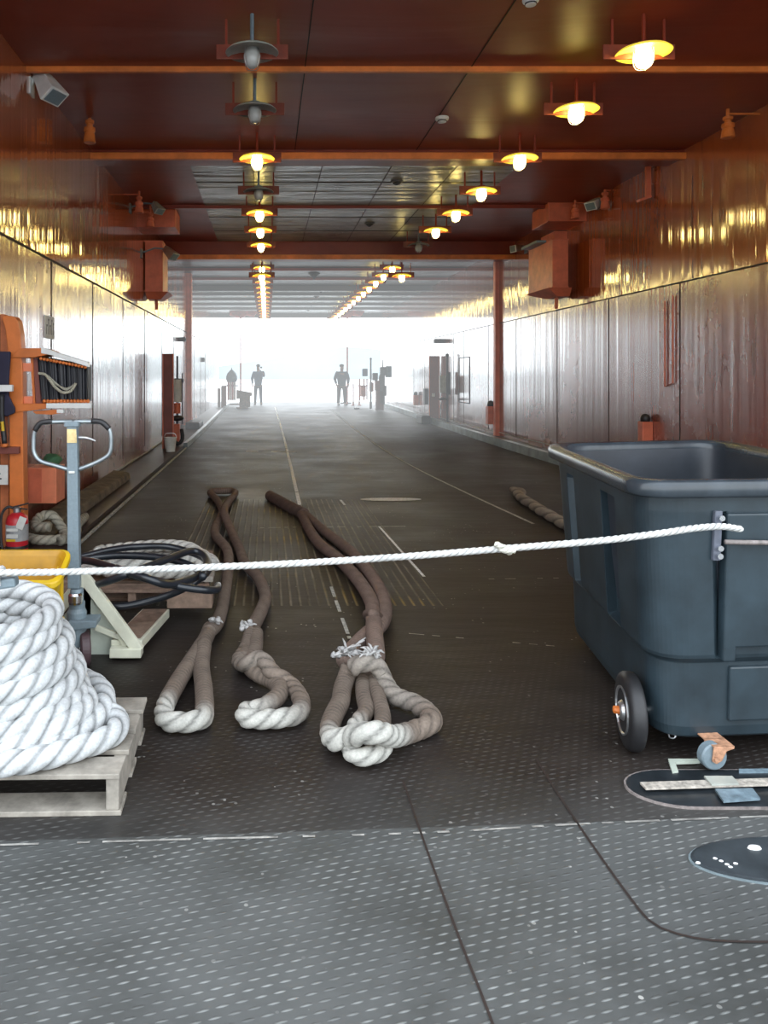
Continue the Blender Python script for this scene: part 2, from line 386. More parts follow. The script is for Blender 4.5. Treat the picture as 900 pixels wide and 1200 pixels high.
def thing(name, label, cat, loc=(0,0,0), group=None):
    o = bpy.data.objects.new(name, None); COL.objects.link(o); o.location = loc
    o.empty_display_size = 0.1
    return tag(o, label, cat, group)
def struct(o): o['kind'] = 'structure'; return o
def copy_tree(o, parent=None):
    c = o.copy(); COL.objects.link(c)
    if parent is not None: c.parent = parent
    for ch in list(o.children): copy_tree(ch, c)
    return c
def RX(a): return Matrix.Rotation(math.radians(a), 3, 'X')
def RY(a): return Matrix.Rotation(math.radians(a), 3, 'Y')
def RZ(a): return Matrix.Rotation(math.radians(a), 3, 'Z')

# ------------------------------------------------------------------ setting
b = B()                                              # floor with the rise
ys = [-6, 0, 2, 4, 8, 12]+[14+i for i in range(23)]+[38]
xs = [-7, XL-0.3, 0, 2, 4, XR+0.3, 9]
for i in range(len(ys)-1):
    for j in range(len(xs)-1):
        y0, y1, x0, x1 = ys[i], ys[i+1], xs[j], xs[j+1]
        b.quad([(x0,y0,zf(y0)),(x1,y0,zf(y0)),(x1,y1,zf(y1)),(x0,y1,zf(y1))])
bmesh.ops.remove_doubles(b.bm, verts=b.bm.verts, dist=1e-4)
floor = struct(b.obj('floor', M['floor'], smooth=True))
def strip(name, pts, w, mat, parent, z=0.003, dashed=0):
    b = B(); P_ = [Vector(p) for p in pts]
    path, L = smooth_path(P_, 0.04) if len(P_) > 2 else ([P_[0].lerp(P_[1], i/24) for i in range(25)], 1)
    random.seed(len(path))
    for i in range(len(path)-1):
        if dashed and random.random() < dashed: continue
        a, c = path[i], path[i+1]; t = (c-a).normalized(); s = Vector((t.y, -t.x, 0))*w/2
        za, zc = zf(a.y)+z, zf(c.y)+z
        b.quad([(a.x-s.x, a.y-s.y, za), (a.x+s.x, a.y+s.y, za), (c.x+s.x, c.y+s.y, zc), (c.x-s.x, c.y-s.y, zc)])
    bmesh.ops.remove_doubles(b.bm, verts=b.bm.verts, dist=1e-4)
    return b.obj(name, mat, parent)
def GG(px, py):                                      # on the deck, its rise included
    z = 0.0
    for _ in range(6): z = zf((EYE-z)*FOC/(py-CY))
    return G(px, py, z)
strip('floor_seam', [G(472,915), G(505,1010), G(540,1105), G(577,1200), G(640,1380)], 0.007, M['trim_dark'], floor)
strip('floor_seam', [G(628,890), G(650,925), G(690,985), G(740,1055), G(765,1083), G(800,1097), G(850,1104), G(960,1105)], 0.008, M['trim_dark'], floor)
strip('floor_seam', [G(-60,993), G(200,985), G(490,977), G(690,966), G(960,955)], 0.010, M['seam_light'], floor, dashed=0.3)
strip('floor_seam', [G(560,679), G(640,678), G(760,676)], 0.012, M['seam_light'], floor, dashed=0.7)
strip('floor_seam', [G(470,742), G(700,762)], 0.010, M['seam_light'], floor, dashed=0.7)
strip('floor_seam', [G(300,619), G(360,618), G(480,617)], 0.018, M['seam_light'], floor, dashed=0.35)
strip('lane_line', [GG(353,600), GG(345,565), GG(337,530), GG(330,503), GG(322,477)], 0.045, M['line'], floor, dashed=0.04)
strip('lane_line', [G(413,758), G(400,722), G(388,688)], 0.022, M['line_worn'], floor, dashed=0.25)
strip('lane_line', [GG(388,480), GG(415,502), GG(450,527), GG(490,550), GG(545,577), GG(625,614)], 0.035, M['line_worn'], floor)
strip('lane_line', [G(444,617), G(470,646), G(497,676)], 0.022, M['line'], floor)
strip('lane_line', [GG(399,586), GG(404,592)], 0.03, M['line'], floor)
for a in ((288,529,303,529),(318,529,346,530),(365,483,398,484)):
    strip('lane_line', [GG(a[0],a[1]), GG(a[2],a[3])], 0.10, M['line_worn'], floor)
b = B(); pts = []                                     # a worn pale patch on the deck
for k in range(20):
    a = 2*PI*k/20; q = G(458+36*math.cos(a), 585.5+1.9*math.sin(a)); q.z = 0.004; pts.append(q)
b.bm.faces.new([b.bm.verts.new(p) for p in pts]); b.obj('pale_patch', M['line'], floor)

for side, x, sg in (('left', XL, -1), ('right', XR, 1)):
    b = B(); b.box(min(x, x+sg*0.15), max(x, x+sg*0.15), YN, YE, -0.1, 2.7)
    w = struct(b.obj('wall_'+side, M['wall_lo']))
    b = B(); b.box(min(x-sg*0.006, x+sg*0.15), max(x-sg*0.006, x+sg*0.15), YN, YE, 2.7, ZC+0.05)
    b.obj('upper_plate', M['wall_up'], w)
    b = B(); b.box(min(x, x-sg*0.012), max(x, x-sg*0.012), YN, 27, 2.692, 2.708); b.obj('seam', M['trim_dark'], w)
    b = B(); random.seed(5)
    y = 8.0
    while y < 30:                                    # upright plate joints
        b.box(min(x, x-sg*0.006), max(x, x-sg*0.006), y, y+0.012, 0.2, 2.69); y += random.uniform(1.1, 2.4)
    b.obj('plate_joint', M['trim_dark'], w)
    b = B(); b.box(min(x, x-sg*0.02), max(x, x-sg*0.02), 6, YE-1, 0.07 if sg < 0 else 0.19, 0.085 if sg < 0 else 0.205)
    b.obj('wall_line', M['line_worn'], w)
# ceiling: four stretches
def ceil_part(y0, y1, mat, parent, x0=XL, x1=XR, z=ZC, name='ceiling_panel'):
    b = B(); b.box(x0, x1, y0, y1, z, z+0.1); return b.obj(name, mat, parent)
b = B(); b.box(XL-0.15, XR+0.15, YN, YE, ZC+0.03, ZC+0.25); ceiling = struct(b.obj('ceiling', M['ceil_red']))
ceil_part(YN, 10.1, M['ceil_red'], ceiling)
ceil_part(10.1, 16.5, M['ceil_red'], ceiling)
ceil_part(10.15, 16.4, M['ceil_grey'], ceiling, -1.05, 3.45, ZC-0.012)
ceil_part(16.5, 25, M['ceil_dark'], ceiling)
ceil_part(25, YE, M['ceil_pale'], ceiling)
b = B()
for x in (-0.2, 0.75, 1.7, 2.6): b.box(x, x+0.012, 10.15, 16.4, ZC-0.018, ZC-0.011)
for y in (11.4, 13.9, 15.2): b.box(-1.05, 3.45, y, y+0.015, ZC-0.018, ZC-0.011)
b.obj('panel_seam', M['trim_dark'], ceiling)
b = B()
for x, y0, y1 in ((0.35, 3, 9.8), (1.9, 3, 9.8)): b.box(x, x+0.01, y0, y1, ZC-0.004, ZC+0.01)
b.obj('panel_seam', M['trim_dark'], ceiling)
def beam(n, y, depth, t, mat, lip, lipmat, x0=XL, x1=XR):
    b = B(); b.box(x0, x1, y, y+t, ZC-depth, ZC+0.02); o = struct(b.obj('trim_%d' % n, mat, None, bevel=0.006))
    if lip:
        b = B(); b.box(x0, x1, y-0.05, y+0.03, ZC-depth-0.03, ZC-depth+lip-0.03); b.obj('beam_lip', lipmat, o, bevel=0.006)
    return o
beam(1, 7.15, 0.05, 0.05, M['orange_lip'], 0, None)
beam(2, 9.8, 0.10, 0.40, M['ceil_red'], 0.085, M['orange_lip'])
beam(3, 12.95, 0.06, 0.08, M['ceil_red'], 0, None)
beam(4, 16.5, 0.36, 0.5, M['ceil_red'], 0.10, M['orange_lip'])
for n, y in enumerate((18.6, 20.6, 22.6)): beam(5+n, y, 0.07, 0.10, M['ceil_red'], 0, None)
beam(8, 24.7, 0.16, 0.25, M['ceil_dark'], 0, None)
for n, y in enumerate((26.8, 28.6, 30.6, 32.6)): beam(9+n, y, 0.09, 0.15, M['ceil_dark'], 0, None)
beam(13, 35.6, 0.2, 0.4, M['ceil_dark'], 0, None)
# pilasters
b = B(); b.box(XL, XL+0.12, 21.6, 21.9, zf(22), ZC); struct(b.obj('trim_14', M['orange_red']))
b = B(); b.box(XR-0.10, XR, 17.6, 17.75, zf(18), ZC); struct(b.obj('trim_15', M['orange_red']))
# kerbs and gutters at the foot of the walls
def sweepbox(x0, x1, h0, h1, y0, y1, name, mat, parent=None, under=0.02):
    b = B(); ysl = [y for y in [y0+(y1-y0)*i/16 for i in range(17)]]
    b.loft([[(x0, y, zf(y)+h0-under), (x1, y, zf(y)+h0-under), (x1, y, zf(y)+h1), (x0, y, zf(y)+h1)] for y in ysl])
    return b.obj(name, mat, parent)
k = struct(sweepbox(4.86, 4.98, 0, 0.16, 7.6, 34.0, 'trim_16', M['kerb']))
struct(sweepbox(4.98, XR, 0, 0.10, 5.0, 34.0, 'trim_17', M['gutter']))
struct(sweepbox(-1.72, -1.64, 0, 0.11, 15.8, 34.0, 'trim_18', M['kerb']))
struct(sweepbox(XL, -1.72, 0, 0.05, 5.0, 34.0, 'trim_19', M['gutter']))
struct(sweepbox(-1.68, -1.655, 0, 0.02, 5.0, 15.8, 'trim_20', M['line_worn']))

# ------------------------------------------------------------------ outside, beyond the far end
b = B(); b.box(-400, 400, 38, 900, -0.60, -0.5); o = b.obj('ground', basic('pale_concrete_apron', (0.72,0.73,0.71), 0.8, scale=0.05)); struct(o)
b = B(); b.box(-30, 30, -60, -6, -0.1, -0.01); o = b.obj('ground', basic('quay_concrete', (0.35,0.35,0.34), 0.85, scale=0.3)); struct(o)
b = B(); random.seed(3); prof = []
for i in range(41):
    x = -160+i*9; prof.append((x, 400, 1.5+14*math.exp(-((x-45)/55)**2)+4*math.exp(-((x+60)/40)**2)+random.uniform(0,1.2)))
b.prism([(-160,400,-0.5)]+prof+[(200,400,-0.5)], (0,60,0))
struct(b.obj('hills', basic('misty_hill_green', (0.30,0.36,0.38), 0.9, scale=0.02), smooth=False))  # distance mist put into the hills' pale colour

# ------------------------------------------------------------------ ceiling lamps
def make_lamp(lit, name='ceiling_lamp'):
    r = thing(name, 'x', 'lamp')
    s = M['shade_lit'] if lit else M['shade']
    B().box(-0.29, 0.29, 0.07, 0.085, -0.33, -0.21).obj('mounting_plate', M['orange_dim'], r, bevel=0.004, local=True)
    for x_ in (-0.22, 0.2): B().box(x_, x_+0.02, 0.085, 0.10, -0.3, 0.0).obj('hanger', M['ceil_red'], r, local=True)
    B().lathe([(0.016,0.0),(0.016,-0.22),(0.055,-0.23),(0.055,-0.275)], seg=14).obj('stem', M['grey_metal'] if not lit else M['ceil_red'], r, smooth=False, local=True)
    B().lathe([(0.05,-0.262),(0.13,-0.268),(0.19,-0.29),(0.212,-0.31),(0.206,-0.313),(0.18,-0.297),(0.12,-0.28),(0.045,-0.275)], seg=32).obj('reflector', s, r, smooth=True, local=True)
    pr = [(0.052,-0.275)]+[(0.068*math.cos(a)**0.6, -0.33-0.10*math.sin(a)) for a in [i*PI/2/7 for i in range(7)]]+[(0.002,-0.431)]
    B().lathe(pr, seg=20).obj('bulb_glass', M['bulb'] if lit else M['glass_off'], r, smooth=True, local=True)
    b = B()
    for k in range(4):
        a = PI/4+k*PI/2
        b.tube([(0.076*math.cos(a),0.076*math.sin(a),-0.28),(0.080*math.cos(a),0.080*math.sin(a),-0.37),(0.055*math.cos(a),0.055*math.sin(a),-0.43),(0,0,-0.45)], 0.003, 6, step=0.02)
    b.obj('wire_guard', M['metal'], r, local=True)
    return r
lamp_lit = make_lamp(True); lamp_off = make_lamp(False)
LY = [6.12, 7.45, 9.12, 10.75, 12.2, 13.65, 15.2, 16.2+0.9, 18.4, 19.8]+[21.2+1.35*i for i in range(11)]
ordn = ['nearest','second nearest','third','fourth','fifth','sixth','seventh','eighth','ninth','tenth','eleventh','twelfth','thirteenth','fourteenth','fifteenth','sixteenth','seventeenth','eighteenth','nineteenth','twentieth','farthest']
used = set()
for row, X, off in (('left', -0.12, (0,1,3)), ('right', 3.0, (6,))):
    for i, y in enumerate(LY):
        lit = i not in off
        src = lamp_lit if lit else lamp_off
        if src.name in used: o = copy_tree(src)
        else: o = src; used.add(src.name)
        zt = ZC
        for yy, dd, tt in ((16.5,0.36,0.5),):
            if yy-0.2 < y < yy+tt+0.1: zt = ZC-dd
        o.location = (X, y, zt)
        o['label'] = '%s wire-guarded lamp, %s from the camera in the %s ceiling row' % ('lit yellow' if lit else 'unlit grey', ordn[i], row)
        if i == 20: o['label'] = 'lit yellow wire-guarded lamp, farthest from the camera in the %s ceiling row' % row
        o['group'] = '%s row of ceiling lamps' % row
        if lit:
            ld = bpy.data.lights.new('lamp_light', 'POINT'); ld.energy = 12 if i < 12 else 7; ld.color = (1.0, 0.72, 0.15); ld.shadow_soft_size = 0.06
            lo = bpy.data.objects.new('lamp_light', ld); COL.objects.link(lo); lo.location = (X, y, zt-0.40)

# ------------------------------------------------------------------ fittings on ceiling and walls
def floodlight(label, c, aim, s, mat, wallx):
    """box-shaped flood lamp with flared front on an arm to the wall"""
    r = thing('floodlight', label, 'floodlight', c, 'floodlights high on the walls')
    d = Vector(aim).normalized(); rot = d.to_track_quat('Z', 'Y').to_matrix()
    L = []
    for z, w_, h_ in ((-0.16,0.045,0.045),(-0.15,0.06,0.06),(0.10,0.115,0.085),(0.15,0.125,0.09),(0.16,0.12,0.085)):
        L.append([rot @ Vector((sx*w_*s, sy*h_*s, z*s)) for sx, sy in ((-1,-1),(1,-1),(1,1),(-1,1))])
    B().loft(L).obj('housing', mat, r, local=True, bevel=0.012*s)
    B().obox(rot @ Vector((0,0,0.161*s)), (0.2*s,0.14*s,0.01*s), rot).obj('lens', M['grey_metal'], r, local=True, bevel=0.004)
    bk = Vector((wallx-c[0], 0, 0)); e = rot @ Vector((0,0,-0.12*s))
    b = B(); b.tube([e, e+Vector((bk.x*0.4, 0, 0.02)), (bk.x*0.96, 0, 0)], 0.018*s, 8)
    b.box(bk.x-0.02 if bk.x > 0 else bk.x, bk.x if bk.x > 0 else bk.x+0.02, -0.07, 0.07, -0.10, 0.06)
    b.obj('bracket', M['white_metal'] if s > 0.9 else M['grey_metal'], r, local=True)
    if s > 0.9:
        B().tube([e+Vector((0,0,0.02)), e+Vector((bk.x*0.3,0,0.10)), e+Vector((bk.x*0.7,0,0.08)), (bk.x*0.97,0,-0.02)], 0.006, 6, step=0.02).obj('cable', M['rust'], r, local=True)
    return r
c = P(56, 100, 7.3); floodlight('large white floodlight on the left wall nearest the camera', c, (0.32,-0.15,-0.5), 0.98, M['white_metal'], XL+0.0)
c = P(184, 243, 12.6); floodlight('small green-grey floodlight above the left ceiling duct', c, (0.35,-0.3,-0.5), 0.7, M['shade'], XL)
c = P(199, 296, 13.72); floodlight('silver drum floodlight beside the left hanging duct', c, (0.6,-0.3,-0.6), 0.85, M['metal'], XL)
c = P(697, 238, 12.3); floodlight('pale floodlight beside the right ceiling duct', c, (-0.5,-0.3,-0.35), 0.8, M['white_metal'], XR)
c = P(607, 291, 15.8); floodlight('grey floodlight beyond the right wall duct', c, (-0.6,-0.2,-0.1), 0.8, M['metal'], XR)

def alarm(label, c, s=1.0, mat='orange_red'):
    r = thing('alarm_bell', label, 'alarm', c, 'orange alarm horns under the ceiling')
    B().cyl((0,0,ZC+0.02-c[2]), (0,0,0.11*s), 0.018, seg=10).obj('drop_pipe', M[mat], r, local=True)
    wx = (XL if c[0] < 1 else XR)-c[0]
    B().cyl((0,0,0.16*s), (wx,0,0.16*s), 0.012, seg=8).obj('wall_arm', M[mat], r, local=True)
    B().lathe([(0.03,0.13*s),(0.05,0.12*s),(0.05,0.09*s),(0.035,0.08*s),(0.035,0.05*s),(0.062,0.04*s),(0.065,0.0),(0.05,-0.02*s),(0.058,-0.03*s),(0.07,-0.12*s),(0.06,-0.13*s)], seg=18).obj('bell_body', M[mat], r, local=True, smooth=False)
alarm('orange horn fitting at the left end of the second ceiling beam', P(105,154,8.6), 1.0, 'orange')
alarm('orange horn fitting at the right end of the second ceiling beam', P(853,149,8.3), 0.9, 'orange')
alarm('red-orange horn fitting above the left ceiling duct', P(163,240,12.0), 1.0)
alarm('dark red horn fitting in front of the left ceiling duct face', P(176,258,12.9), 0.9)
alarm('dark orange horn fitting in front of the right ceiling duct face', P(674,248,12.6), 0.9)
alarm('red-orange horn fitting beside the right pale floodlight', P(709,235,11.9), 1.0)

def duct(label, x0, x1, y0, y1, z0, z1, mat):
    r = thing('duct_box', label, 'duct', ((x0+x1)/2, y0, z0))
    B().box(x0, x1, y0, y1, z0, z1).obj('box_body', mat, r, bevel=0.01)
    for z in (z0+0.0, z1-0.02): B().box(x0-0.012, x1-0.0, y0-0.012, y0+0.02, z, z+0.02).obj('flange', mat, r)
    return r
duct('red-orange box duct across the ceiling corner on the left', XL, -1.58, 13.2, 13.9, 4.05, ZC, M['orange_red'])
d = duct('tall red-orange duct hanging on the left wall', XL+0.02, -1.90, 14.0, 14.7, 3.03, 3.96, M['orange_red'])
B().loft([[(XL+0.02,14.0,3.03),(-1.80,14.0,3.03),(-1.80,14.7,3.03),(XL+0.02,14.7,3.03)], [(XL+0.05,14.1,2.9),(-1.95,14.1,2.9),(-1.95,14.5,2.9),(XL+0.05,14.5,2.9)]]).obj('outlet_hopper', M['orange_red'], d)
B().cyl((-2.05,14.25,2.93),(-2.05,14.25,2.72),0.03).obj('drain_pipe', M['orange_red'], d)
duct('red-orange box duct across the ceiling corner on the right', 4.69, XR, 12.8, 13.6, 4.07, ZC, M['orange_red'])
d = duct('tall red-orange duct hanging on the right wall', 4.87, 5.14, 13.1, 14.3, 3.0, 3.83, M['orange_red'])
B().box(5.10, XR, 13.62, 14.3, 2.98, 4.06).obj('mounting_plate', M['orange_red'], d)
B().box(4.70, 4.87, 13.4, 14.2, 3.82, 3.86).obj('top_flap', M['grey_metal'], d)
B().loft([[(4.80,13.1,3.0),(5.2,13.1,3.0),(5.2,14.3,3.0),(4.80,14.3,3.0)], [(4.98,13.2,2.86),(5.2,13.2,2.86),(5.2,13.7,2.86),(4.98,13.7,2.86)]]).obj('outlet_hopper', M['orange_red'], d)
B().cyl((5.05,13.4,2.88),(5.05,13.4,2.66),0.03).obj('drain_pipe', M['orange_red'], d)
r = thing('hanging_bracket', 'orange L-shaped bracket hanging beside the right wall', 'bracket', P(759,232,10.6))
B().box(-0.03,0.04,-0.02,0.02,0.0,ZC-r.location.z).obj('upright', M['orange_red'], r, local=True)
B().obox(Vector((-0.05,0,-0.01)),(0.17,0.10,0.03),RY(-20)).obj('foot', M['orange_red'], r, local=True)
def detector(name, label, cat, px, py, dark=False, s=1.0):
    Y = (ZC-EYE-0.04)*FOC/(CY-py); q = P(px, py, Y)
    r = thing(name, label, cat, (q.x, Y, ZC))
    B().lathe([(0.075*s,-0.005),(0.08*s,-0.02),(0.075*s,-0.035),(0.05*s,-0.045),(0.05*s,-0.06),(0.015,-0.075*s)], seg=20).obj('cover', M['box_grey'] if dark else M['white_metal'], r, local=True, smooth=False)
    B().lathe([(0.055*s,-0.045),(0.056*s,-0.05),(0.055*s,-0.055)], seg=20).obj('slot_ring', M['black'], r, local=True)
detector('smoke_detector', 'white round smoke detector on red ceiling between the lamp rows', 'detector', 518, 141, s=0.95)
detector('smoke_detector', 'white round detector at the top edge of the picture', 'detector', 622, 3, s=0.8)
detector('ceiling_speaker', 'dark cone fitting on the grey-sheen ceiling, nearer of two', 'speaker', 465, 214, True, 1.1)
detector('ceiling_speaker', 'dark cone fitting on the grey-sheen ceiling, farther of two', 'speaker', 433, 263, True, 1.2)
detector('ceiling_dome', 'round dome light under the dark middle ceiling', 'dome', 368, 322, True, 2.2)
for i, (px, py) in enumerate(((376,341),(371,348),(365,357),(361,363))):
    detector('ceiling_dome', 'tiny dark round fitting on far pale ceiling, number of the row counted towards the opening', 'dome', px, py, True, 1.3)
for i, o in enumerate([o for o in COL.objects if o.get('label', '').startswith('tiny dark round')]):
    o['label'] = ('nearest','second','third','farthest')[i]+' tiny dark round fitting on the far pale ceiling'; o['group'] = 'round fittings on the far ceiling'
# signs and conduits on the walls
r = thing('wall_sign', 'narrow white notice with black characters on left wall above the rack', 'sign', (XL, 7.9, 1.98))
B().box(XL, XL+0.012, 7.75, 8.08, 1.88, 2.11).obj('board', M['paper'], r)
b = B()
for k, (y, h) in enumerate(((7.79,0.1),(7.85,0.16),(7.91,0.10),(7.97,0.16),(8.03,0.13))):
    b.box(XL+0.012, XL+0.014, y, y+0.012, 1.92, 1.92+h)
    b.box(XL+0.012, XL+0.014, y, y+0.03, 1.92+h-0.02, 1.92+h)
b.obj('lettering', M['black'], r)
def plate(name, label, cat, side, px, py0, py1, Yw, mat, t=0.06, dy=0.25):
    x = XL if side < 0 else XR
    z0 = EYE+(CY-py1)*Yw/FOC; z1 = EYE+(CY-py0)*Yw/FOC
    r = thing(name, label, cat, (x, Yw, z0))
    B().box(min(x, x-side*t), max(x, x-side*t), Yw, Yw+dy, z0, z1).obj('face', mat, r, bevel=0.004)
    B().box(min(x-side*t, x-side*(t+0.01)), max(x-side*t, x-side*(t+0.01)), Yw+dy*0.2, Yw+dy*0.8, z0+(z1-z0)*0.25, z1-(z1-z0)*0.25).obj('cover', M['trim_dark'], r)
    return r
plate('wall_lamp', 'small dark lamp on white-glaring left wall before the pilaster', 'lamp', -1, 0, 395, 400, 19.6, M['box_grey'], 0.16, 0.2)
plate('wall_lamp', 'small dark lamp on right wall above the upright brown board', 'lamp', 1, 0, 397, 402, 23.0, M['box_grey'], 0.30, 0.2)
plate('wall_switch', 'tiny dark switch on left wall beyond the pilaster', 'switch', -1, 0, 419, 424, 26.5, M['box_grey'], 0.08, 0.3)
b = B(); b.tube([(XR-0.02,10.05,2.55),(XR-0.02,10.05,1.4),(XR-0.02,10.25,1.35),(XR-0.02,10.25,2.5)], 0.012, 6)
tag(b.obj('conduit', M['orange_red']), 'thin bent conduit loop on lower right wall', 'pipe')
b = B()
for y in (20.2, 21.3): b.box(XR-0.015, XR, y, y+0.03, 0.75, 2.0)
for z in (0.75, 1.97): b.box(XR-0.015, XR, 20.2, 21.33, z, z+0.03)
tag(b.obj('access_door_frame', M['box_grey']), 'thin dark outline of an access door on right wall before the brown board', 'door')

# ------------------------------------------------------------------ upright boards and machinery along the walls
def wallbox(label, x, y, z, w_, d, h, group='orange boxes with black tops'):
    r = thing('call_box', label, 'box', (x, y, z), group)
    B().box(-w_/2, w_/2, 0, d, 0, h).obj('case', M['orange_red'], r, bevel=0.01, local=True)
    B().lathe([(w_*0.42,h),(w_*0.45,h+w_*0.3),(w_*0.35,h+w_*0.6),(w_*0.1,h+w_*0.75)], c=(0,d/2,0), seg=14).obj('cap', M['black'], r, smooth=True, local=True)
wallbox('orange box with black cap on right wall behind the big bin', XR-0.075, 10.6, 0.52, 0.15, 0.14, 0.34)
wallbox('red box with black cap beside the right pilaster', XR-0.09, 17.9, 0.36, 0.18, 0.2, 0.42)
wallbox('dark red box with black cap on right wall behind the far machinery', XR-0.08, 27.0, 0.45, 0.16, 0.2, 0.36)
def board(label, x0, x1, y, z0, z1):
    r = thing('upright_board', label, 'board', ((x0+x1)/2, y, z0))
    B().box(x0, x1, y, y+0.06, z0, z1).obj('plate', M['plate_brown'], r, bevel=0.008)
    b = B()
    for x in (x0, x1-0.02): b.box(x, x+0.02, y-0.02, y, z0, z1)
    b.obj('edge_rib', M['orange_red'], r)
    return r
br = board('tall brown upright board standing against the left wall', -2.07, -1.85, 15.2, 0.05, 1.93)
br2 = board('tall dark brown upright board on the right kerb', 4.98, 5.30, 23.6, 0.13, 2.10)
B().box(5.06, 5.15, 23.56, 23.59, 0.85, 0.95).obj('notice', M['paper'], br2)
B().box(4.84, 4.96, 23.6, 23.8, 0.6, 1.1).obj('side_box', M['box_grey'], br2, bevel=0.01)
r = thing('bucket', 'pale grey bucket at the foot of the left upright board', 'bucket', (-1.84, 14.6, 0.055))
B().lathe([(0.09,0),(0.12,0.26),(0.125,0.27),(0.11,0.27),(0.085,0.02)]).obj('tub', M['paper'], r, smooth=False, local=True)
B().tube([(-0.12,0,0.26),(-0.08,0,0.34),(0.08,0,0.34),(0.12,0,0.26)], 0.006, 6, step=0.03).obj('handle', M['metal'], r, local=True)
r = thing('hydraulic_unit', 'hydraulic unit with pale cylinder and red box beside left upright board', 'machine', (-1.78, 15.8, 0.05))
x, y = -1.86, 15.9
B().cyl((x,y,0.05),(x,y,1.9),0.03,0.02,10).obj('post', M['box_grey'], r)
B().cyl((x,y-0.05,0.95),(x,y-0.05,1.42),0.10).obj('cylinder', M['paper'], r, smooth=False)
B().box(x-0.13,x+0.13,y-0.08,y+0.05,1.36,1.44).obj('cap_plate', M['box_grey'], r, bevel=0.01)
B().cyl((x,y-0.06,0.72),(x,y-0.06,0.93),0.075).obj('lower_cylinder', M['orange_red'], r)
B().blob((x+0.02,y-0.1,0.62),0.13,2,(1,0.8,0.5)).obj('coupling', M['black'], r, smooth=True)
B().box(x-0.12,x+0.06,y-0.1,y+0.05,0.12,0.5).obj('red_box', M['orange_red'], r, bevel=0.01)
B().tube([(x-0.12,y-0.12,0.6),(x-0.14,y-0.14,0.35),(x+0.02,y-0.15,0.1),(x+0.12,y-0.13,0.2),(x+0.1,y-0.1,0.4)],0.04,8,step=0.05).obj('hose', M['black'], r, smooth=True)
B().cyl((x+0.11,y-0.05,0.5),(x+0.11,y-0.05,1.55),0.012,seg=8).obj('rod', M['box_grey'], r)
r = thing('valve_column', 'slim valve column with boxes and handwheel beside the right brown board', 'machine', (5.14, 22.0, 0.12))
x, y = 5.16, 22.0
B().cyl((x,y,0.1),(x,y,2.05),0.035,seg=10).obj('post', M['box_grey'], r)
B().blob((x,y,2.08),0.06,1).obj('finial', M['black'], r)
B().box(x-0.22,x-0.05,y-0.06,y+0.06,1.0,1.5).obj('pale_box', M['shade'], r, bevel=0.01)
B().box(x+0.03,x+0.09,y-0.05,y+0.05,0.95,1.6).obj('side_box', M['box_grey'], r, bevel=0.01)
B().lathe([(0.03,-0.03),(0.15,-0.01),(0.15,0.01),(0.03,0.05)],c=(x-0.12,y-0.05,0.82)).obj('handwheel', M['black'], r, smooth=False)
B().tube([(x-0.15,y,0.75),(x-0.2,y,0.55),(x-0.08,y,0.5),(x-0.05,y,0.75)],0.012,6).obj('linkage', M['box_grey'], r)
# far right machinery: control stand with cabinets
r = thing('control_stand', 'dark control stand with cabinets on arms at the far right', 'machine', (P(449,480,29).x, 29.0, zf(29)))
def fb(px0, px1, py0, py1, Y=29.0, d=0.3):
    a, c = P(px0, py1, Y), P(px1, py0, Y); return B().box(a.x, c.x, Y, Y+d, a.z, c.z)
fb(445,451,440,474).obj('column', M['box_grey'], r, bevel=0.01)
B().cyl(P(448.5,440,29.1), P(448.5,421,29.1), 0.03, 0.015).obj('mast', M['box_grey'], r)
fb(446,452,430,440).obj('cabinet', M['box_grey'], r, bevel=0.02)
fb(453,459,429,442,28.9).obj('cabinet', M['dome_blue'], r, bevel=0.02)
fb(437,443,437,446).obj('cabinet', M['box_grey'], r, bevel=0.02)
fb(440,446,446,458).obj('cabinet', M['plate_brown'], r, bevel=0.02)
fb(449,453,452,464).obj('cabinet', M['box_grey'], r, bevel=0.02)
fb(441,450,458,481).obj('base', M['plate_brown'], r, bevel=0.02)
r = thing('signal_post', 'slim dark post with round top at the far right', 'post', (P(434.5,460,30).x, 30, zf(30)))
B().cyl(P(434.5,479,30), P(434.5,421,30), 0.045, 0.03).obj('pole', M['box_grey'], r)
B().blob(P(434.5,420.5,30), 0.05, 1).obj('finial', M['black'], r)
fb(434,438,448,459,30).obj('red_box', M['orange_red'], r, bevel=0.01)
r = thing('safety_rail', 'pinkish red rail with hanging blue gear at the far right', 'railing', (P(426,465,32).x, 32, zf(32)))
for px in (421.5, 426.5, 430):
    B().cyl(P(px,469,32), P(px,444,32), 0.03).obj('post', M['pink_post'], r)
B().tube([P(420,452,32), P(431,452,32)], 0.025, 8).obj('rail', M['pink_post'], r)
fb(425,431,432,441,32,0.2).obj('blue_case', M['jacket_blue'], r, bevel=0.03)
fb(423,429,452,465,32,0.3).obj('red_pump', M['orange_red'], r, bevel=0.04)
for px in (414, 421):
    r = thing('deck_stanchion', 'short pink stanchion, '+('left' if px == 414 else 'right')+' of two beside the standing figure at the opening', 'post', (P(px,470,33.5).x, 33.5, zf(33.5)))
    B().cyl((0,0,0),(0,0,0.95),0.03).obj('pole', M['pink_post'], r, local=True)
    B().lathe([(0.09,0),(0.09,0.02),(0.04,0.04)]).obj('foot', M['pink_post'], r, local=True)
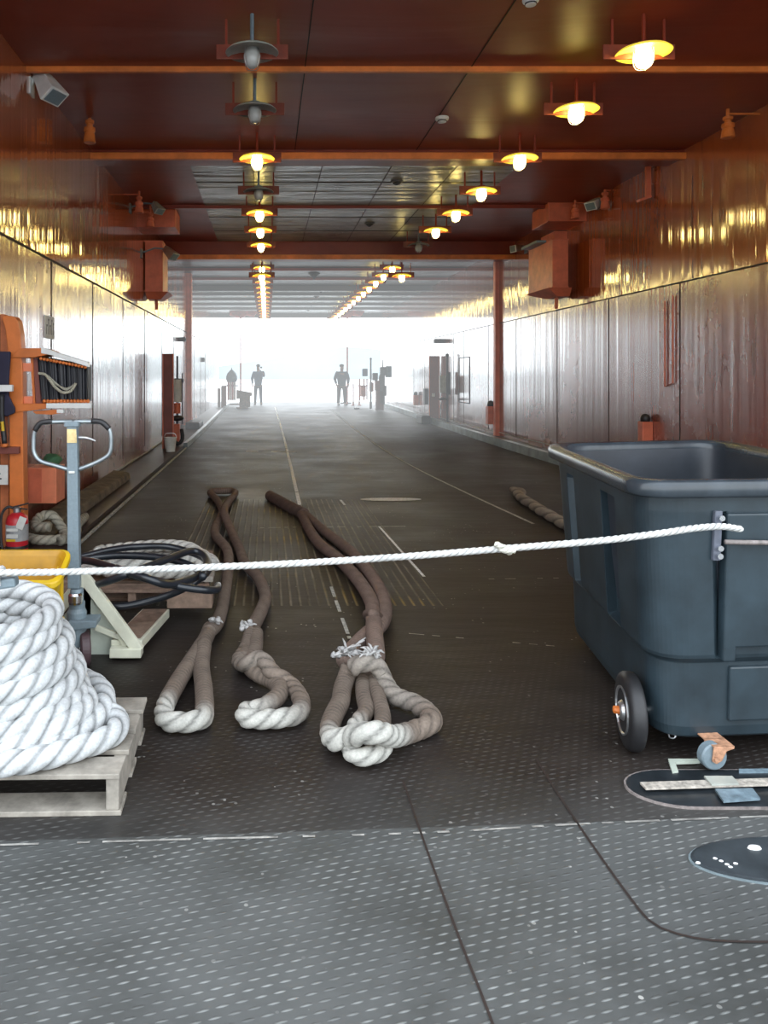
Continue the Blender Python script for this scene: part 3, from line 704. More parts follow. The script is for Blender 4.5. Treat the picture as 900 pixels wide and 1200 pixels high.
# far posts with brackets
for px, lab in ((282,'left'),(407,'right')):
    x = P(px,440,34.6).x
    r = thing('end_post', 'tall thin pink-red post at the %s of the far opening' % lab, 'post', (x, 34.6, zf(34.6)))
    B().cyl((x,34.6,zf(34.6)),(x,34.6,ZC),0.035,seg=10).obj('pole', M['pink_post'], r)
    b = B()
    b.prism([(x-0.5,34.5,ZC),(x-0.5,34.5,ZC-0.18),(x-0.15,34.5,ZC-0.28),(x+0.1,34.5,ZC-0.28),(x+0.25,34.5,ZC-0.18),(x+0.6,34.5,ZC-0.22),(x+0.78,34.5,ZC)],(0,0.2,0))
    b.obj('head_bracket', M['pink_post'], r)
# far left: railings with cone, boxes
r = thing('covered_capstan', 'blue-grey domed cover over red and white striped posts, far left', 'machine', (P(272,465,33).x, 33, zf(33)))
c = P(271.5,446,33)
B().lathe([(0.22,-0.05),(0.24,0.05),(0.24,0.16),(0.18,0.32),(0.09,0.42),(0.02,0.48),(0.01,0.56)],c=c,seg=20).obj('dome', M['dome_blue'], r, smooth=True)
for px in (267.5,270,272.5,275):
    p_ = B().cyl(P(px,469,33), P(px,447,33), 0.045,seg=10).obj('post', M['pink_post'] if px in (267.5,272.5) else M['white_metal'], r)
B().tube([P(264,452,33), P(279,452,33)],0.03,8).obj('rail', M['plate_brown'], r)
for k, (px0, px1, py0, py1) in enumerate(((255,258,455,482),(259,265,452,482))):
    a, c = P(px0,py1,31), P(px1,py0,31)
    o = fb(px0,px1,py0,py1,31,0.3).obj('locker_box', M['plate_brown'], None, bevel=0.02)
    tag(o, ('narrow' if k == 0 else 'wider')+' dark locker box on the far left wall beside the domed cover', 'box')
r = thing('tool_stand', 'brown T-shaped stand box on deck left of the far figure', 'stand', (P(287,477,31).x, 31, zf(31)))
a, c = P(280,477.2,31), P(293,469,31)
B().prism([P(277,457,31),P(295,460.5,31),P(295,464,31),P(277,468,31)],(0,0.5,0)).obj('top_box', M['wood_br'], r, bevel=0.01)
fb(280.5,293,463,477.3,31.05,0.4).obj('base_box', M['wood_br'], r, bevel=0.01)
for k, (px, py, L) in enumerate(((275,474.5,0.5),(284,479,0.45))):
    q = GG(px,py); o = B().obox(q+Vector((0,0,0.035)), (L,0.15,0.06), RZ(20)).obj('timber_block', M['wood_br'], bevel=0.01)
    tag(o, ('pale timber block behind' if k == 0 else 'dark timber block in front of')+' the brown stand on the far deck', 'timber')
for k, (px, py, L) in enumerate(((405,473,1.0),(418,479.5,0.4))):
    q = GG(px,py); o = B().obox(q+Vector((0,0,0.03)), (L*0.5,0.12,0.05), RZ(8)).obj('deck_bar', M['box_grey'], bevel=0.01)
    tag(o, ('dark bar lying at the feet of the figure by the right post' if k == 0 else 'small dark bar lying on the far deck by the right kerb'), 'bar')

o = B().box(-2.15,-1.78,20.2,21.4,zf(20.8)+0.03,zf(20.8)+0.22).obj('dunnage_block', M['box_grey'], bevel=0.03)
tag(o, 'low dark block lying on the left ledge before the far opening', 'block')
o = B().box(4.55,4.82,22.6,23.4,zf(23)-0.01,zf(23)+0.24).obj('dunnage_block', M['black'], bevel=0.03)
tag(o, 'low black block on deck against the right kerb beside the brown board', 'block')
# ------------------------------------------------------------------ people
def skinmesh(name, verts, edges, radii, mat, parent, root=0, sub=1):
    me = bpy.data.meshes.new(name); me.from_pydata([Vector(v) for v in verts], edges, []); me.update()
    o = bpy.data.objects.new(name, me); COL.objects.link(o); o.parent = parent
    o.modifiers.new('skin', 'SKIN')
    sv = me.skin_vertices[0].data
    for i, r in enumerate(radii):
        sv[i].radius = (r if isinstance(r, tuple) else (r, r)); sv[i].use_root = (i == root)
    o.modifiers['skin'].use_smooth_shade = True
    s = o.modifiers.new('sub', 'SUBSURF'); s.levels = sub; s.render_levels = sub+1
    me.materials.append(mat); return o
def person(label, loc, yaw, raise_arm, jm, tm):
    r = thing('person', label, 'person', loc); r.rotation_euler.z = yaw
    H = 1.78
    hip, che, nk = 0.93, 1.32, 1.50
    el = {}
    for s in (-1, 1):
        sh = Vector((s*0.19, 0, 1.43))
        if raise_arm == s:
            e = Vector((s*0.30, -0.16, 1.26)); w_ = Vector((s*0.10, -0.26, 1.56)); h = Vector((s*0.07,-0.25,1.63))
        else:
            e = Vector((s*0.27, 0.02, 1.16)); w_ = Vector((s*0.24, -0.08, 0.93)); h = Vector((s*0.22,-0.11,0.85))
        el[s] = (sh, e, w_, h)
    # body: pelvis 0, torso, neck, head, arms, legs
    V = [(0,0,hip),(0,0,1.10),(0,0.0,che),(0,0.01,nk),(0,-0.015,1.62),(0,-0.02,1.72)]
    R = [(0.13,0.10),(0.12,0.09),(0.15,0.10),0.055,(0.075,0.09),(0.07,0.085)]
    E = [(0,1),(1,2),(2,3),(3,4),(4,5)]
    for s in (-1, 1):
        i = len(V); sh, e, w_, h = el[s]; V += [sh, e, w_, h]; R += [0.055, 0.042, 0.028, 0.035]; E += [(2,i),(i,i+1),(i+1,i+2),(i+2,i+3)]
    for s in (-1, 1):
        i = len(V); V += [(s*0.10,0,0.86),(s*0.12,-0.01,0.48),(s*0.135,0.02,0.09),(s*0.145,-0.13,0.045)]; R += [0.085,0.055,0.042,0.035]; E += [(0,i),(i,i+1),(i+1,i+2),(i+2,i+3)]
    skinmesh('body', V, E, R, M['skin'], r)
    V = [(0,0,0.84),(0,0,1.06),(0,0,che),(0,0.01,1.46)]; R = [(0.19,0.13),(0.17,0.12),(0.195,0.13),(0.08,0.08)]; E = [(0,1),(1,2),(2,3)]
    for s in (-1, 1):
        i = len(V); sh, e, w_, h = el[s]; V += [sh, e, e.lerp(w_, 0.92)]; R += [0.078,0.062,0.045]; E += [(2,i),(i,i+1),(i+1,i+2)]
    skinmesh('jacket', V, E, R, jm, r, 1)
    V = [(0,0,0.93)]; R = [(0.165,0.12)]; E = []
    for s in (-1, 1):
        i = len(V); V += [(s*0.105,0,0.80),(s*0.12,-0.01,0.48),(s*0.135,0.02,0.10)]; R += [0.10,0.075,0.065]; E += [(0,i),(i,i+1),(i+1,i+2)]
    skinmesh('trousers', V, E, R, tm, r)
    for s in (-1, 1):
        skinmesh('shoe', [(s*0.135,0.05,0.055),(s*0.14,-0.06,0.05),(s*0.15,-0.16,0.04)], [(0,1),(1,2)], [(0.055,0.05),(0.05,0.045),(0.045,0.035)], M['black'], r)
    B().blob((0,0.015,1.735),0.098,3,(0.9,1.0,0.72)).obj('hair', M['hair'], r, smooth=True, local=True)
    for s in (-1, 1): B().blob((s*0.03,-0.105,1.675),0.012,1).obj('eye', M['black'], r, local=True)
    b = B(); b.blob((0,-0.115,1.645),0.016,1,(0.8,1,1.4)); b.obj('nose', M['skin'], r, local=True, smooth=True)
    b = B(); b.blob((0,-0.10,1.605),0.022,1,(1.2,0.4,0.3)); b.obj('mouth', M['orange_red'], r, local=True)
    for s in (-1, 1):                                  # hands: four fingers and a thumb
        sh, e, w_, h = el[s]; d = (h-w_).normalized(); sd = d.cross(Vector((0,1,0.2))).normalized()
        b = B()
        for k in range(4):
            q = h+sd*(k-1.5)*0.018; L = (0.06,0.07,0.066,0.05)[k]
            b.tube([q, q+d*L*0.5, q+d*L+Vector((0,-0.012,0))], [0.009,0.008,0.006], 7)
        q = h-d*0.03; b.tube([q, q+Vector((-s*0.03,-0.02,0))+d*0.02, q+Vector((-s*0.035,-0.03,0))+d*0.045], [0.010,0.009,0.007], 7)
        b.obj('fingers', M['skin'], r, local=True, smooth=True)
    return r
yA = 33.6; qa = P(302.5,440,yA)
pa = person('person in blue-grey clothes with one hand raised to the face', (qa.x, yA, zf(yA)), PI+0.2, -1, M['jacket_blue'], M['trouser_blue'])
ph = B().obox(Vector((qa.x+0.13, yA+0.27, zf(yA)+1.66)), (0.09,0.03,0.07)).obj('camera', M['black'], bevel=0.005)
tag(ph, 'small black camera held up by the figure at left of the opening', 'camera')
qb = P(400.5,440,33.2)
pb = person('person in navy jacket and dark trousers standing with both arms down', (qb.x, 33.2, zf(33.2)), 0.25, 0, M['jacket_navy'], M['trouser_dark'])
pb.scale = (1.15,1.1,1.0)

# ------------------------------------------------------------------ big rolling bin, right
A_, D_, C_, Bq = Vector((1.40,2.86,0)), Vector((1.62,4.42,0)), Vector((2.74,4.68,0)), Vector((2.50,2.95,0))
cen = (A_+D_+C_+Bq)/4
def outline(inset, z, n=14, rad=0.17, grooves=0.0):
    cs = [A_, Bq, C_, D_]; out = []
    ds = []
    for i, c in enumerate(cs):
        pv, nx = cs[i-1], cs[(i+1) % 4]
        a = (pv-c).normalized(); bb = (nx-c).normalized()
        na, nb = Vector((-a.y,a.x,0)), Vector((bb.y,-bb.x,0))
        if na.dot(cen-c) < 0: na = -na
        if nb.dot(cen-c) < 0: nb = -nb
        # inset corner
        k = inset/ max(0.2, math.sin(math.acos(max(-1,min(1,a.dot(bb))))))
        cc = c+(a+bb)*k
        rr = rad*(1.25 if i == 3 else 1.0)
        p0, p1 = cc+a*rr, cc+bb*rr
        arc = []
        for j in range(n+1):
            t = j/n; arc.append(p0*(1-t)**2+cc*2*t*(1-t)+p1*t*t)
        ds.append(arc)
    full = []
    for i in range(4):
        full += ds[i]
        e, f = ds[i][-1], ds[(i+1) % 4][0]
        for j in range(1, 90): full.append(e.lerp(f, j/90))
    res = []
    for q in full:
        q = q.copy(); q.z = z
        res.append(q)
    return res
def grooved(base, inner, mask): return [i_ if m_ else b_ for b_, i_, m_ in zip(base, inner, mask)]
base = outline(0, 0); nP = len(base)
mask = []
for q in base:
    m_ = False
    if q.y < 3.2 and q.x > 1.5 and abs(q.x-1.695) < 0.030: m_ = True                       # slot in the front face
    if q.x < 1.7 and q.y > 3.0 and abs(q.y-3.36) < 0.10: m_ = True           # slot in the left side
    if q.x < 1.8 and abs(q.y-4.02) < 0.07: m_ = True
    if q.x > 2.3 and (abs(q.y-3.5) < 0.1): m_ = True
    mask.append(m_)
binr = thing('rolling_bin', 'large dark blue-grey plastic rolling bin with rounded corners', 'bin', (cen.x, cen.y, 0.0))
L = []
for ins, z in ((0.15,0.086),(0.115,0.088),(0.100,0.10),(0.092,0.14),(0.085,0.39)): L.append(outline(ins, z, rad=0.15))
for ins, z in ((0.075,0.40),(0.06,0.415)): L.append(outline(ins, z))
for z in (0.43, 0.60, 0.80, 0.96):
    ins = 0.055-0.035*(z-0.43)/0.53
    L.append(grooved(outline(ins, z), outline(ins+0.05, z), mask))
L.append(outline(0.018, 0.985)); L.append(outline(0.015, 1.06))
B().loft(L, True, False).obj('body_shell', M['bin'], binr, smooth=False, bevel=0.007)
L = [outline(i_, z) for i_, z in ((0.035,1.07),(0.05,0.98),(0.075,0.7),(0.11,0.42),(0.15,0.2),(0.25,0.17))]
B().loft(L[::-1], True, False).obj('inner_liner', M['bin_in'], binr, smooth=True)
L = [outline(i_, z) for i_, z in ((0.016,1.045),(-0.028,1.045),(-0.034,1.055),(-0.034,1.092),(-0.024,1.108),(0.0,1.112),(0.025,1.105),(0.036,1.09),(0.036,1.06))]
b = B(); b.loft(L, False, False)
b.obj('rim', M['bin_rim'], binr, smooth=True)
# raised pads on the front face
def front_pt(t, z, out=0.0):      # t along the front face, metres from the left corner
    d = (Bq-A_).normalized(); nrm = Vector((d.y,-d.x,0))
    ins = 0.055-0.035*(z-0.43)/0.53 if z >= 0.4 else 0.085+(0.39-z)*0.03
    q = A_+d*t-nrm*(ins) + nrm*out; q.z = z
    return q
def pad(poly, out0, out1, name, mat, bev=0.008):
    b = B(); lo = [front_pt(t, z, out0) for t, z in poly]; hi = [front_pt(t, z, out1) for t, z in poly]
    b.loft([lo, hi]); return b.obj(name, mat, binr, bevel=bev)
pad([(0.335,0.98),(0.92,0.98),(0.92,0.46),(0.60,0.46),(0.395,0.46),(0.395,0.405),(0.345,0.405)], -0.03, 0.016, 'raised_panel', M['bin'])
pad([(0.395,0.375),(0.57,0.375),(0.57,0.16),(0.395,0.16)], -0.02, 0.014, 'raised_panel', M['bin'])
pad([(0.585,0.375),(0.80,0.375),(0.80,0.16),(0.585,0.16)], -0.02, 0.022, 'raised_panel', M['bin'])
b = B(); q = front_pt(0.305, 0.90, 0.02)
pl_ = [front_pt(t, z, -0.03) for t, z in ((0.29,0.99),(0.32,0.99),(0.32,0.80),(0.29,0.80))]
b.loft([pl_, [p+Vector((0,-0.045,0)) for p in pl_]]); bk = b.obj('hinge_bracket', M['box_grey'], binr, bevel=0.003)
for z in (0.965, 0.935, 0.85, 0.82):
    p_ = front_pt(0.305, z, 0.012); B().cyl(p_-Vector((0,0.0,0)), p_+Vector((0,-0.02,0)), 0.011, seg=10).obj('bolt', M['chrome'], bk)
p_ = front_pt(0.32, 0.875, 0.03)
B().tube([p_, front_pt(0.5,0.87,0.035), front_pt(0.95,0.865,0.035)], 0.009, 10).obj('pull_bar', M['rust_grey'], binr, smooth=True)
# frame wire, casters, side wheels
B().tube([front_pt(0.19,0.098,-0.04), front_pt(0.5,0.10,-0.04), front_pt(0.95,0.10,-0.04)], 0.004, 6).obj('axle_rod', M['rust'], binr)
b = B(); q = front_pt(0.20,0.093,-0.04); b.tube([q+Vector((0.015*math.cos(a),0,0.015*math.sin(a))) for a in [i*PI/6 for i in range(13)]], 0.003, 6)
b.obj('ring_pin', M['metal'], binr)
for (cx_, cy_) in ((1.69,2.905),(2.25,2.98),(2.45,4.4)):
    cs = B().lathe([(0.012,-0.022),(0.045,-0.02),(0.05,-0.014),(0.05,0.014),(0.045,0.02),(0.012,0.022)], c=(cx_-0.008,cy_,0.064 if cy_ < 3 else 0.05), rot=RZ(5)@RX(90), seg=28).obj('caster_wheel', M['grey_metal'], binr)
    b = B()
    for dy in (-0.032, 0.028):
        b.prism([(cx_-0.024,cy_+dy,0.055),(cx_-0.008,cy_+dy,0.046),(cx_+0.012,cy_+dy,0.058),(cx_+0.03,cy_+dy,0.094),(cx_+0.058,cy_+dy,0.104),(cx_+0.058,cy_+dy,0.112),(cx_-0.018,cy_+dy,0.112)], (0,0.004,0))
    b.box(cx_-0.02,cx_+0.06,cy_-0.03,cy_+0.12,0.108,0.112); b.cyl((cx_-0.008,cy_-0.038,0.064),(cx_-0.008,cy_+0.038,0.064),0.010,seg=12)
    b.obj('fork', M['rust'], cs)
def bigwheel(c, yaw):
    rot = RZ(yaw)@RY(-90)
    w_ = B().lathe([(0.09,-0.030),(0.125,-0.032),(0.143,-0.025),(0.15,-0.013),(0.15,0.013),(0.143,0.025),(0.125,0.032),(0.09,0.030)], c=c, rot=rot, seg=40).obj('side_wheel', M['black'], binr, smooth=True)
    B().lathe([(0.0,0.02),(0.026,0.046),(0.034,0.040),(0.045,0.022),(0.080,0.022),(0.088,0.036),(0.094,0.036),(0.094,0.02),(0.0,0.0)], c=c, rot=rot, seg=30).obj('hub', M['metal'], w_, smooth=False)
    B().lathe([(0.016,0.04),(0.016,0.062),(0.010,0.066),(0.004,0.067)], c=c, rot=rot, seg=8).obj('axle_cap', M['orange'], w_)
bigwheel((1.462,3.09,0.151), -11)
bigwheel((2.62,3.40,0.151), 169)
B().cyl((1.48,3.09,0.151),(2.62,3.40,0.151),0.015).obj('axle', M['metal'], binr)

# ------------------------------------------------------------------ barrier rope
def hang(a, c, n, sag):
    return [Vector(a).lerp(Vector(c), i/n)-Vector((0,0,sag*4*(i/n)*(1-i/n))) for i in range(n+1)]
def at(px, py, Y): return P(px, py, Y)
pts = [at(-14,671,2.70), at(60,670.5,2.74), at(180,667,2.72), at(330,661,2.72), at(470,652.5,2.72), at(590,643,2.72), at(700,634,2.71), at(770,625.5,2.71), at(815,619,2.73), at(845,617,2.76), at(868,620,2.79)]
b = B(); b.rope(pts, 0.0125, pitch=0.075, col=(0.60,0.60,0.58), step=0.006, seg=14)
br_ = b.obj('barrier_rope', M['rope'], smooth=True); tag(br_, 'thin white twisted rope stretched across the whole deck to the bin', 'rope')
k_ = at(590,643,2.72); b = B()
b.rope([k_+Vector((-0.035,-0.01,0.018)), k_+Vector((0,-0.022,0.008)), k_+Vector((0.022,0.0,-0.014)), k_+Vector((0.0,0.02,-0.005)), k_+Vector((-0.02,0.005,0.016)), k_+Vector((-0.01,-0.022,0.0)), k_+Vector((0.035,-0.015,-0.004))], 0.010, pitch=0.06, col=(0.6,0.58,0.5), step=0.005, seg=10)
b.obj('knot', M['rope'], br_, smooth=True)

# ------------------------------------------------------------------ mooring ropes on deck
BR, TAN, WH = (0.17,0.115,0.09), (0.19,0.148,0.118), (0.46,0.45,0.41)
def lerpc(a, c, t): t = min(max(t,0),1); return tuple(a[i]*(1-t)+c[i]*t for i in range(3))
def Z1(x, y, z=0.05): return G(170+x/2.5, 560+y/2.5, z)          # points read on an enlarged view
def Z2(x, y, z=0.05): return G(360+x/5.294, 740+y/5.294, z)
b = B()
# run from the left eye to the far bend and back to the right eye
run = [Z1(186,452,.06),Z1(214,420,.05),Z1(232,345),Z1(243,265),Z1(240,210),Z1(204,158),Z1(226,100),Z1(208,62),Z1(192,42),Z1(230,38),Z1(264,42),Z1(244,72,.06),Z1(232,98,.14),Z1(250,150),Z1(275,205),Z1(292,250),Z1(330,290),Z1(352,345),Z1(342,385),Z1(316,440),Z1(300,500,.05),Z1(286,532,.055)]
b.rope(run, 0.041, w=0.0, col=lambda u: lerpc(TAN, BR, min(u, 1-u)*3.5), step=0.012, seg=18)
eyeA = [Z1(190,440),Z1(178,470),Z1(140,530),Z1(95,600),Z1(58,672),Z1(62,708),Z1(110,716),Z1(165,706),Z1(174,680),Z1(172,620),Z1(165,550),Z1(172,490,.07)]
def band(u, c, h, s=0.04): return min(max((h-abs(u-c))/s+0.5, 0), 1)
b.rope(eyeA, 0.043, pitch=0.22, w=lambda u: band(u,0.55,0.085), col=lambda u: lerpc(TAN, WH, band(u,0.55,0.085,0.06)), seg=24)
eyeB = [Z1(312,452,.07),Z1(296,500,.05),Z1(276,535,.05),Z1(300,545,.09),Z1(340,530,.12),Z1(375,572,.09),Z1(425,605),Z1(458,655),Z1(445,692),Z1(375,706),Z1(300,704),Z1(296,684),Z1(345,672),Z1(390,640),Z1(392,610),Z1(365,590),Z1(325,570,.06),Z1(306,545,.05),Z1(322,500,.06),Z1(325,455,.07)]
b.rope(eyeB, 0.041, pitch=0.20, w=lambda u: max(band(u,0.54,0.075), 0.9*band(u,0.25,0.17)), col=lambda u: lerpc(TAN, WH, max(band(u,0.54,0.075,0.06), 0.15*band(u,0.22,0.06))), seg=24)
mr = b.obj('mooring_rope', M['rope'], smooth=True)
tag(mr, 'doubled brown mooring rope on deck, left, with an eye at each end', 'rope', 'mooring ropes on the deck')
def fray(c, parent, n=16, r=0.05):
    b = B()
    for k in range(n):
        a = random.uniform(0, 2*PI); d = Vector((math.cos(a), math.sin(a), random.uniform(0.1,0.9)))*r*random.uniform(0.6,1.5)
        s_ = Vector(c)+Vector((random.uniform(-r,r)*0.5, random.uniform(-r,r)*0.5, 0.01))
        b.tube([s_, s_+d*0.6, s_+d+Vector((0,0,-0.015))], [0.007,0.006,0.003], 6)
    for k in range(6):
        b.blob(Vector(c)+Vector((random.uniform(-r,r), random.uniform(-r,r), random.uniform(0,0.03))), 0.016, 1, jit=0.3)
    b.paint((0.42,0.41,0.40)); return b.obj('frayed_yarn', M['rope'], parent, smooth=True)
random.seed(4)
fray(Z1(300,440,.09), mr, 12, 0.035); fray(Z1(205,425,.09), mr, 6, 0.025)
b = B()
tail = [Z1(366,52,.05),Z1(392,68),Z1(425,86),Z1(465,106)]
b.rope(tail, 0.065, w=0.0, col=(0.13,0.085,0.07), step=0.012, seg=18)
b.rope([Z1(455,100),Z1(500,180),Z1(570,240),Z1(625,300),Z1(662,360),Z1(668,400,.07),Z1(672,450,.10),Z1(676,520,.10),Z1(668,540,.12)], 0.047, w=0.0, col=lambda u: lerpc((0.15,0.095,0.075), (0.26,0.185,0.15), u), step=0.012, seg=18)
b.rope([Z1(465,104),Z1(530,160),Z1(600,214),Z1(652,272),Z1(690,335),Z1(702,385),Z1(690,428),Z1(645,465,.05),Z1(612,500),Z1(585,535,.07)], 0.047, w=0.0, col=lambda u: lerpc((0.15,0.095,0.075), (0.26,0.185,0.15), u), step=0.012, seg=18)
b.rope([Z1(650,400,.06),Z1(668,398,.13),Z1(690,412,.06)], 0.03, w=0.0, col=BR, step=0.012, seg=14)
eyeO = [Z2(265,215,.12),Z2(240,290,.07),Z2(218,360),Z2(205,440),Z2(165,520),Z2(140,610),Z2(165,672,.07),Z2(260,655,.10),Z2(350,630,.15),Z2(450,628,.15),Z2(530,650,.09),Z2(640,625),Z2(730,590),Z2(778,555),Z2(745,500),Z2(660,445),Z2(560,410),Z2(505,355,.06),Z2(470,280,.09),Z2(420,200,.15),Z2(350,195,.16),Z2(280,225,.13)]
b.rope(eyeO, 0.043, pitch=0.20, w=lambda u: max(band(u,0.43,0.145), 0.85*band(u,0.84,0.22,0.1)), col=lambda u: lerpc(TAN, WH, max(band(u,0.44,0.13,0.06), 0.30*band(u,0.88,0.13,0.08))), seg=24)
eyeI = [Z2(365,250,.07),Z2(345,330,.05),Z2(352,420),Z2(368,490,.05),Z2(330,545,.05),Z2(285,610,.05),Z2(258,700,.05),Z2(285,760,.05),Z2(350,775,.05),Z2(430,755,.05),Z2(480,715,.05),Z2(465,680,.05),Z2(400,672,.05),Z2(400,650,.05),Z2(455,600,.05),Z2(468,530),Z2(445,430),Z2(420,340),Z2(400,250,.07)]
b.rope(eyeI, 0.036, pitch=0.20, w=lambda u: band(u,0.46,0.19), col=lambda u: lerpc(TAN, WH, band(u,0.46,0.16,0.06)), seg=24)
mc = b.obj('mooring_rope', M['rope'], smooth=True)
tag(mc, 'long dark brown mooring rope whose white knotted eyes lie heaped at centre', 'rope', 'mooring ropes on the deck')
fray(Z2(235,150,.14), mc, 22, 0.06); fray(Z2(400,150,.19), mc, 14, 0.05)
b = B()
b.rope([G(604,575,.06),G(612,584,.07),G(622,590,.06),G(634,598,.07),G(648,606,.06),G(672,620,.06),G(700,628,.06)], 0.058, pitch=0.62, col=(0.26,0.22,0.18), strands=2, step=0.02, seg=20)
b.rope([G(600,574,.06),G(612,576,.10),G(610,582,.06)], 0.04, w=0, col=(0.24,0.2,0.16), seg=12)
tag(b.obj('mooring_rope', M['rope'], smooth=True), 'short twisted brown rope lying on deck behind the big bin', 'rope', 'mooring ropes on the deck')

# ------------------------------------------------------------------ pallets
def pallet(label, x0, x1, y0, y1, mat, rotz=0, nb=5, h=0.14):
    r = thing('wooden_pallet', label, 'pallet', ((x0+x1)/2, (y0+y1)/2, 0)); r.rotation_euler.z = math.radians(rotz)
    w_, d = x1-x0, y1-y0; bw = d/nb*0.80; t = 0.018
    random.seed(int(w_*100))
    for k in range(nb):
        yc = -d/2+bw/2+(d-bw)*k/(nb-1)
        B().obox(Vector((random.uniform(-0.008,0.008), yc, h-t/2)), (w_, bw, t), RZ(random.uniform(-0.7,0.7))).obj('deck_board', mat, r, local=True, bevel=0.003)
    for k in range(3):
        xc = -w_/2+0.03+(w_-0.06)*k/2
        B().box(xc-0.022, xc+0.022, -d/2+0.003, d/2-0.003, t, h-t).obj('stringer', mat, r, local=True, bevel=0.003)
    for k in range(3):
        yc = -d/2+bw/2+(d-bw)*k/2
        B().obox(Vector((0, yc, t/2)), (w_, bw, t)).obj('bottom_board', mat, r, local=True, bevel=0.003)
    return r
pallet('grey weathered pallet in the left foreground under the white rope pile', -1.65, -0.505, 2.60, 3.22, M['wood'], 1.5, 4, 0.145)
# white coiled hawser on it
b = B(); pts = []; random.seed(11)
rad = [0.40,0.37,0.365,0.355,0.350,0.335,0.335,0.33,0.33,0.33,0.29]
cxs = [-1.02,-1.08,-1.12,-1.13,-1.145,-1.165,-1.18,-1.19,-1.19,-1.19,-1.2]
turns = 6.7; nst = int(turns*20)
for i in range(nst):
    t = i/20; k = min(int(t), 9); f = t-int(t)
    rr = rad[k]*(1-f)+rad[k+1]*f; xx = cxs[k]*(1-f)+cxs[k+1]*f
    a = 2*PI*t-PI/2
    pts.append(Vector((xx+rr*math.cos(a)+0.012*math.sin(3.1*t+a), 2.98+rr*0.93*math.sin(a), 0.19+0.061*t+0.006*math.sin(2.3*a+t))))
b.rope(pts, 0.043, pitch=0.24, col=(0.50,0.515,0.52), step=0.012, seg=20)
# loose outer bight at the foot
pts = [Vector((-1.25,2.60,0.188)),Vector((-1.05,2.575,0.188)),Vector((-0.86,2.60,0.188)),Vector((-0.70,2.68,0.188)),Vector((-0.575,2.79,0.188)),Vector((-0.56,2.90,0.188)),Vector((-0.62,3.0,0.188)),Vector((-0.70,3.08,0.19)),Vector((-0.85,3.16,0.19)),Vector((-1.05,3.16,0.19))]
b.rope(pts, 0.043, pitch=0.24, col=(0.50,0.515,0.52), step=0.012, seg=20)
pts = [Vector((-1.30,2.72,0.188)),Vector((-1.02,2.63,0.195)),Vector((-0.84,2.68,0.225)),Vector((-0.72,2.80,0.245)),Vector((-0.69,2.95,0.245)),Vector((-0.76,3.06,0.25)),Vector((-0.9,3.1,0.27))]
b.rope(pts, 0.043, pitch=0.24, col=(0.50,0.515,0.52), step=0.012, seg=20)
coil = b.obj('coiled_hawser', M['rope'], smooth=True)
tag(coil, 'tall pile of thick white coiled rope on the foreground pallet', 'rope')
r = thing('rope_cleat', 'dark cleat with bundled white line on top of the rope pile', 'cleat', at(-6,680,2.72))
B().cyl((-0.06,0.09,-0.62),(-0.02,0.035,-0.03),0.014).obj('stake', M['grey_metal'], r, local=True)
B().obox(Vector((0.0,0.03,-0.02)), (0.14,0.05,0.035), RY(-8)).obj('cleat_bar', M['grey_metal'], r, bevel=0.008, local=True)
b = B()
for k in range(3): b.tube([Vector((-0.03+0.02*k+0.0, 0.03+0.035*math.cos(a), 0.005+0.03*math.sin(a))) for a in [i*PI/8 for i in range(17)]], 0.010, 8)
b.paint((0.5,0.5,0.5)); b.obj('line_turns', M['rope'], r, local=True, smooth=True)
# second pallet (brown) with hoses and rope, over the jack forks
PY = 4.72
pal2 = thing('wooden_pallet', 'brown broken pallet under the black hoses and grey rope', 'pallet', (-0.75, 5.2, 0))
def zz(x, y, z): return G(60+x/4.286, 630+y/4.286, z)
def brd(p0, p1, z, name='deck_board', th=0.02, parent=pal2, mat=M['wood_br']):
    b = B(); b.box(min(p0[0],p1[0]), max(p0[0],p1[0]), min(p0[1],p1[1]), max(p0[1],p1[1]), z-th, z); return b.obj(name, mat, parent, bevel=0.003)
for k, (y0, y1, x1) in enumerate(((4.66,4.80,-0.36),(4.86,4.99,-0.42),(5.10,5.24,-0.40),(5.34,5.48,-0.40),(5.58,5.72,-0.40))):
    brd((-1.30,y0),(x1,y1),0.20)
for x in (-1.26,-0.85,-0.45): brd((x,4.68),(x+0.05,5.7),0.18,'stringer',0.10)
brd((-0.60,4.60),(-0.33,4.72),0.205,'deck_board',0.10)
for y0 in (4.9,5.4): brd((-1.30,y0),(-0.40,y0+0.12),0.08,'bottom_board',0.02)
B().box(-0.58,-0.34,4.83,4.99,0.20,0.235).obj('loose_board', M['wood'], pal2, bevel=0.003)
b = B(); c0 = Vector((-0.80,5.12,0.245)); pts = []
for i in range(58):
    a = i/58*2*PI*2.6; rr = 0.40-0.05*(a/(2*PI)); pts.append(c0+Vector((rr*1.12*math.cos(a), rr*0.75*math.sin(a)-0.05, 0.035*(a/(2*PI))+0.012*math.sin(2*a))))
b.rope(pts, 0.045, pitch=0.22, col=(0.50,0.49,0.45), step=0.014, seg=20)
tag(b.obj('coiled_rope', M['rope'], smooth=True), 'flat coil of grey twisted rope under the black hoses', 'rope')
b = B(); c0 = Vector((-0.78,5.25,0.36)); pts = []
hp = [zz(140,100,.38),zz(300,62,.42),zz(440,46,.44),zz(600,48,.42),zz(760,100,.38),zz(790,160,.36),zz(720,225,.34),zz(600,285,.27),zz(450,328,.225),zz(320,346,.22),zz(230,318,.22),zz(150,230,.30),zz(120,130,.42),zz(300,92,.45),zz(540,100,.45),zz(700,140,.43),zz(740,190,.40),zz(600,235,.42),zz(480,205,.47),zz(330,155,.48),zz(170,115,.44),zz(120,150,.40),zz(130,225,.34),zz(215,238,.38),zz(380,185,.47),zz(560,118,.49),zz(710,66,.48),zz(780,110,.45),zz(760,200,.42)]
b.tube(hp, 0.021, 10, step=0.03)
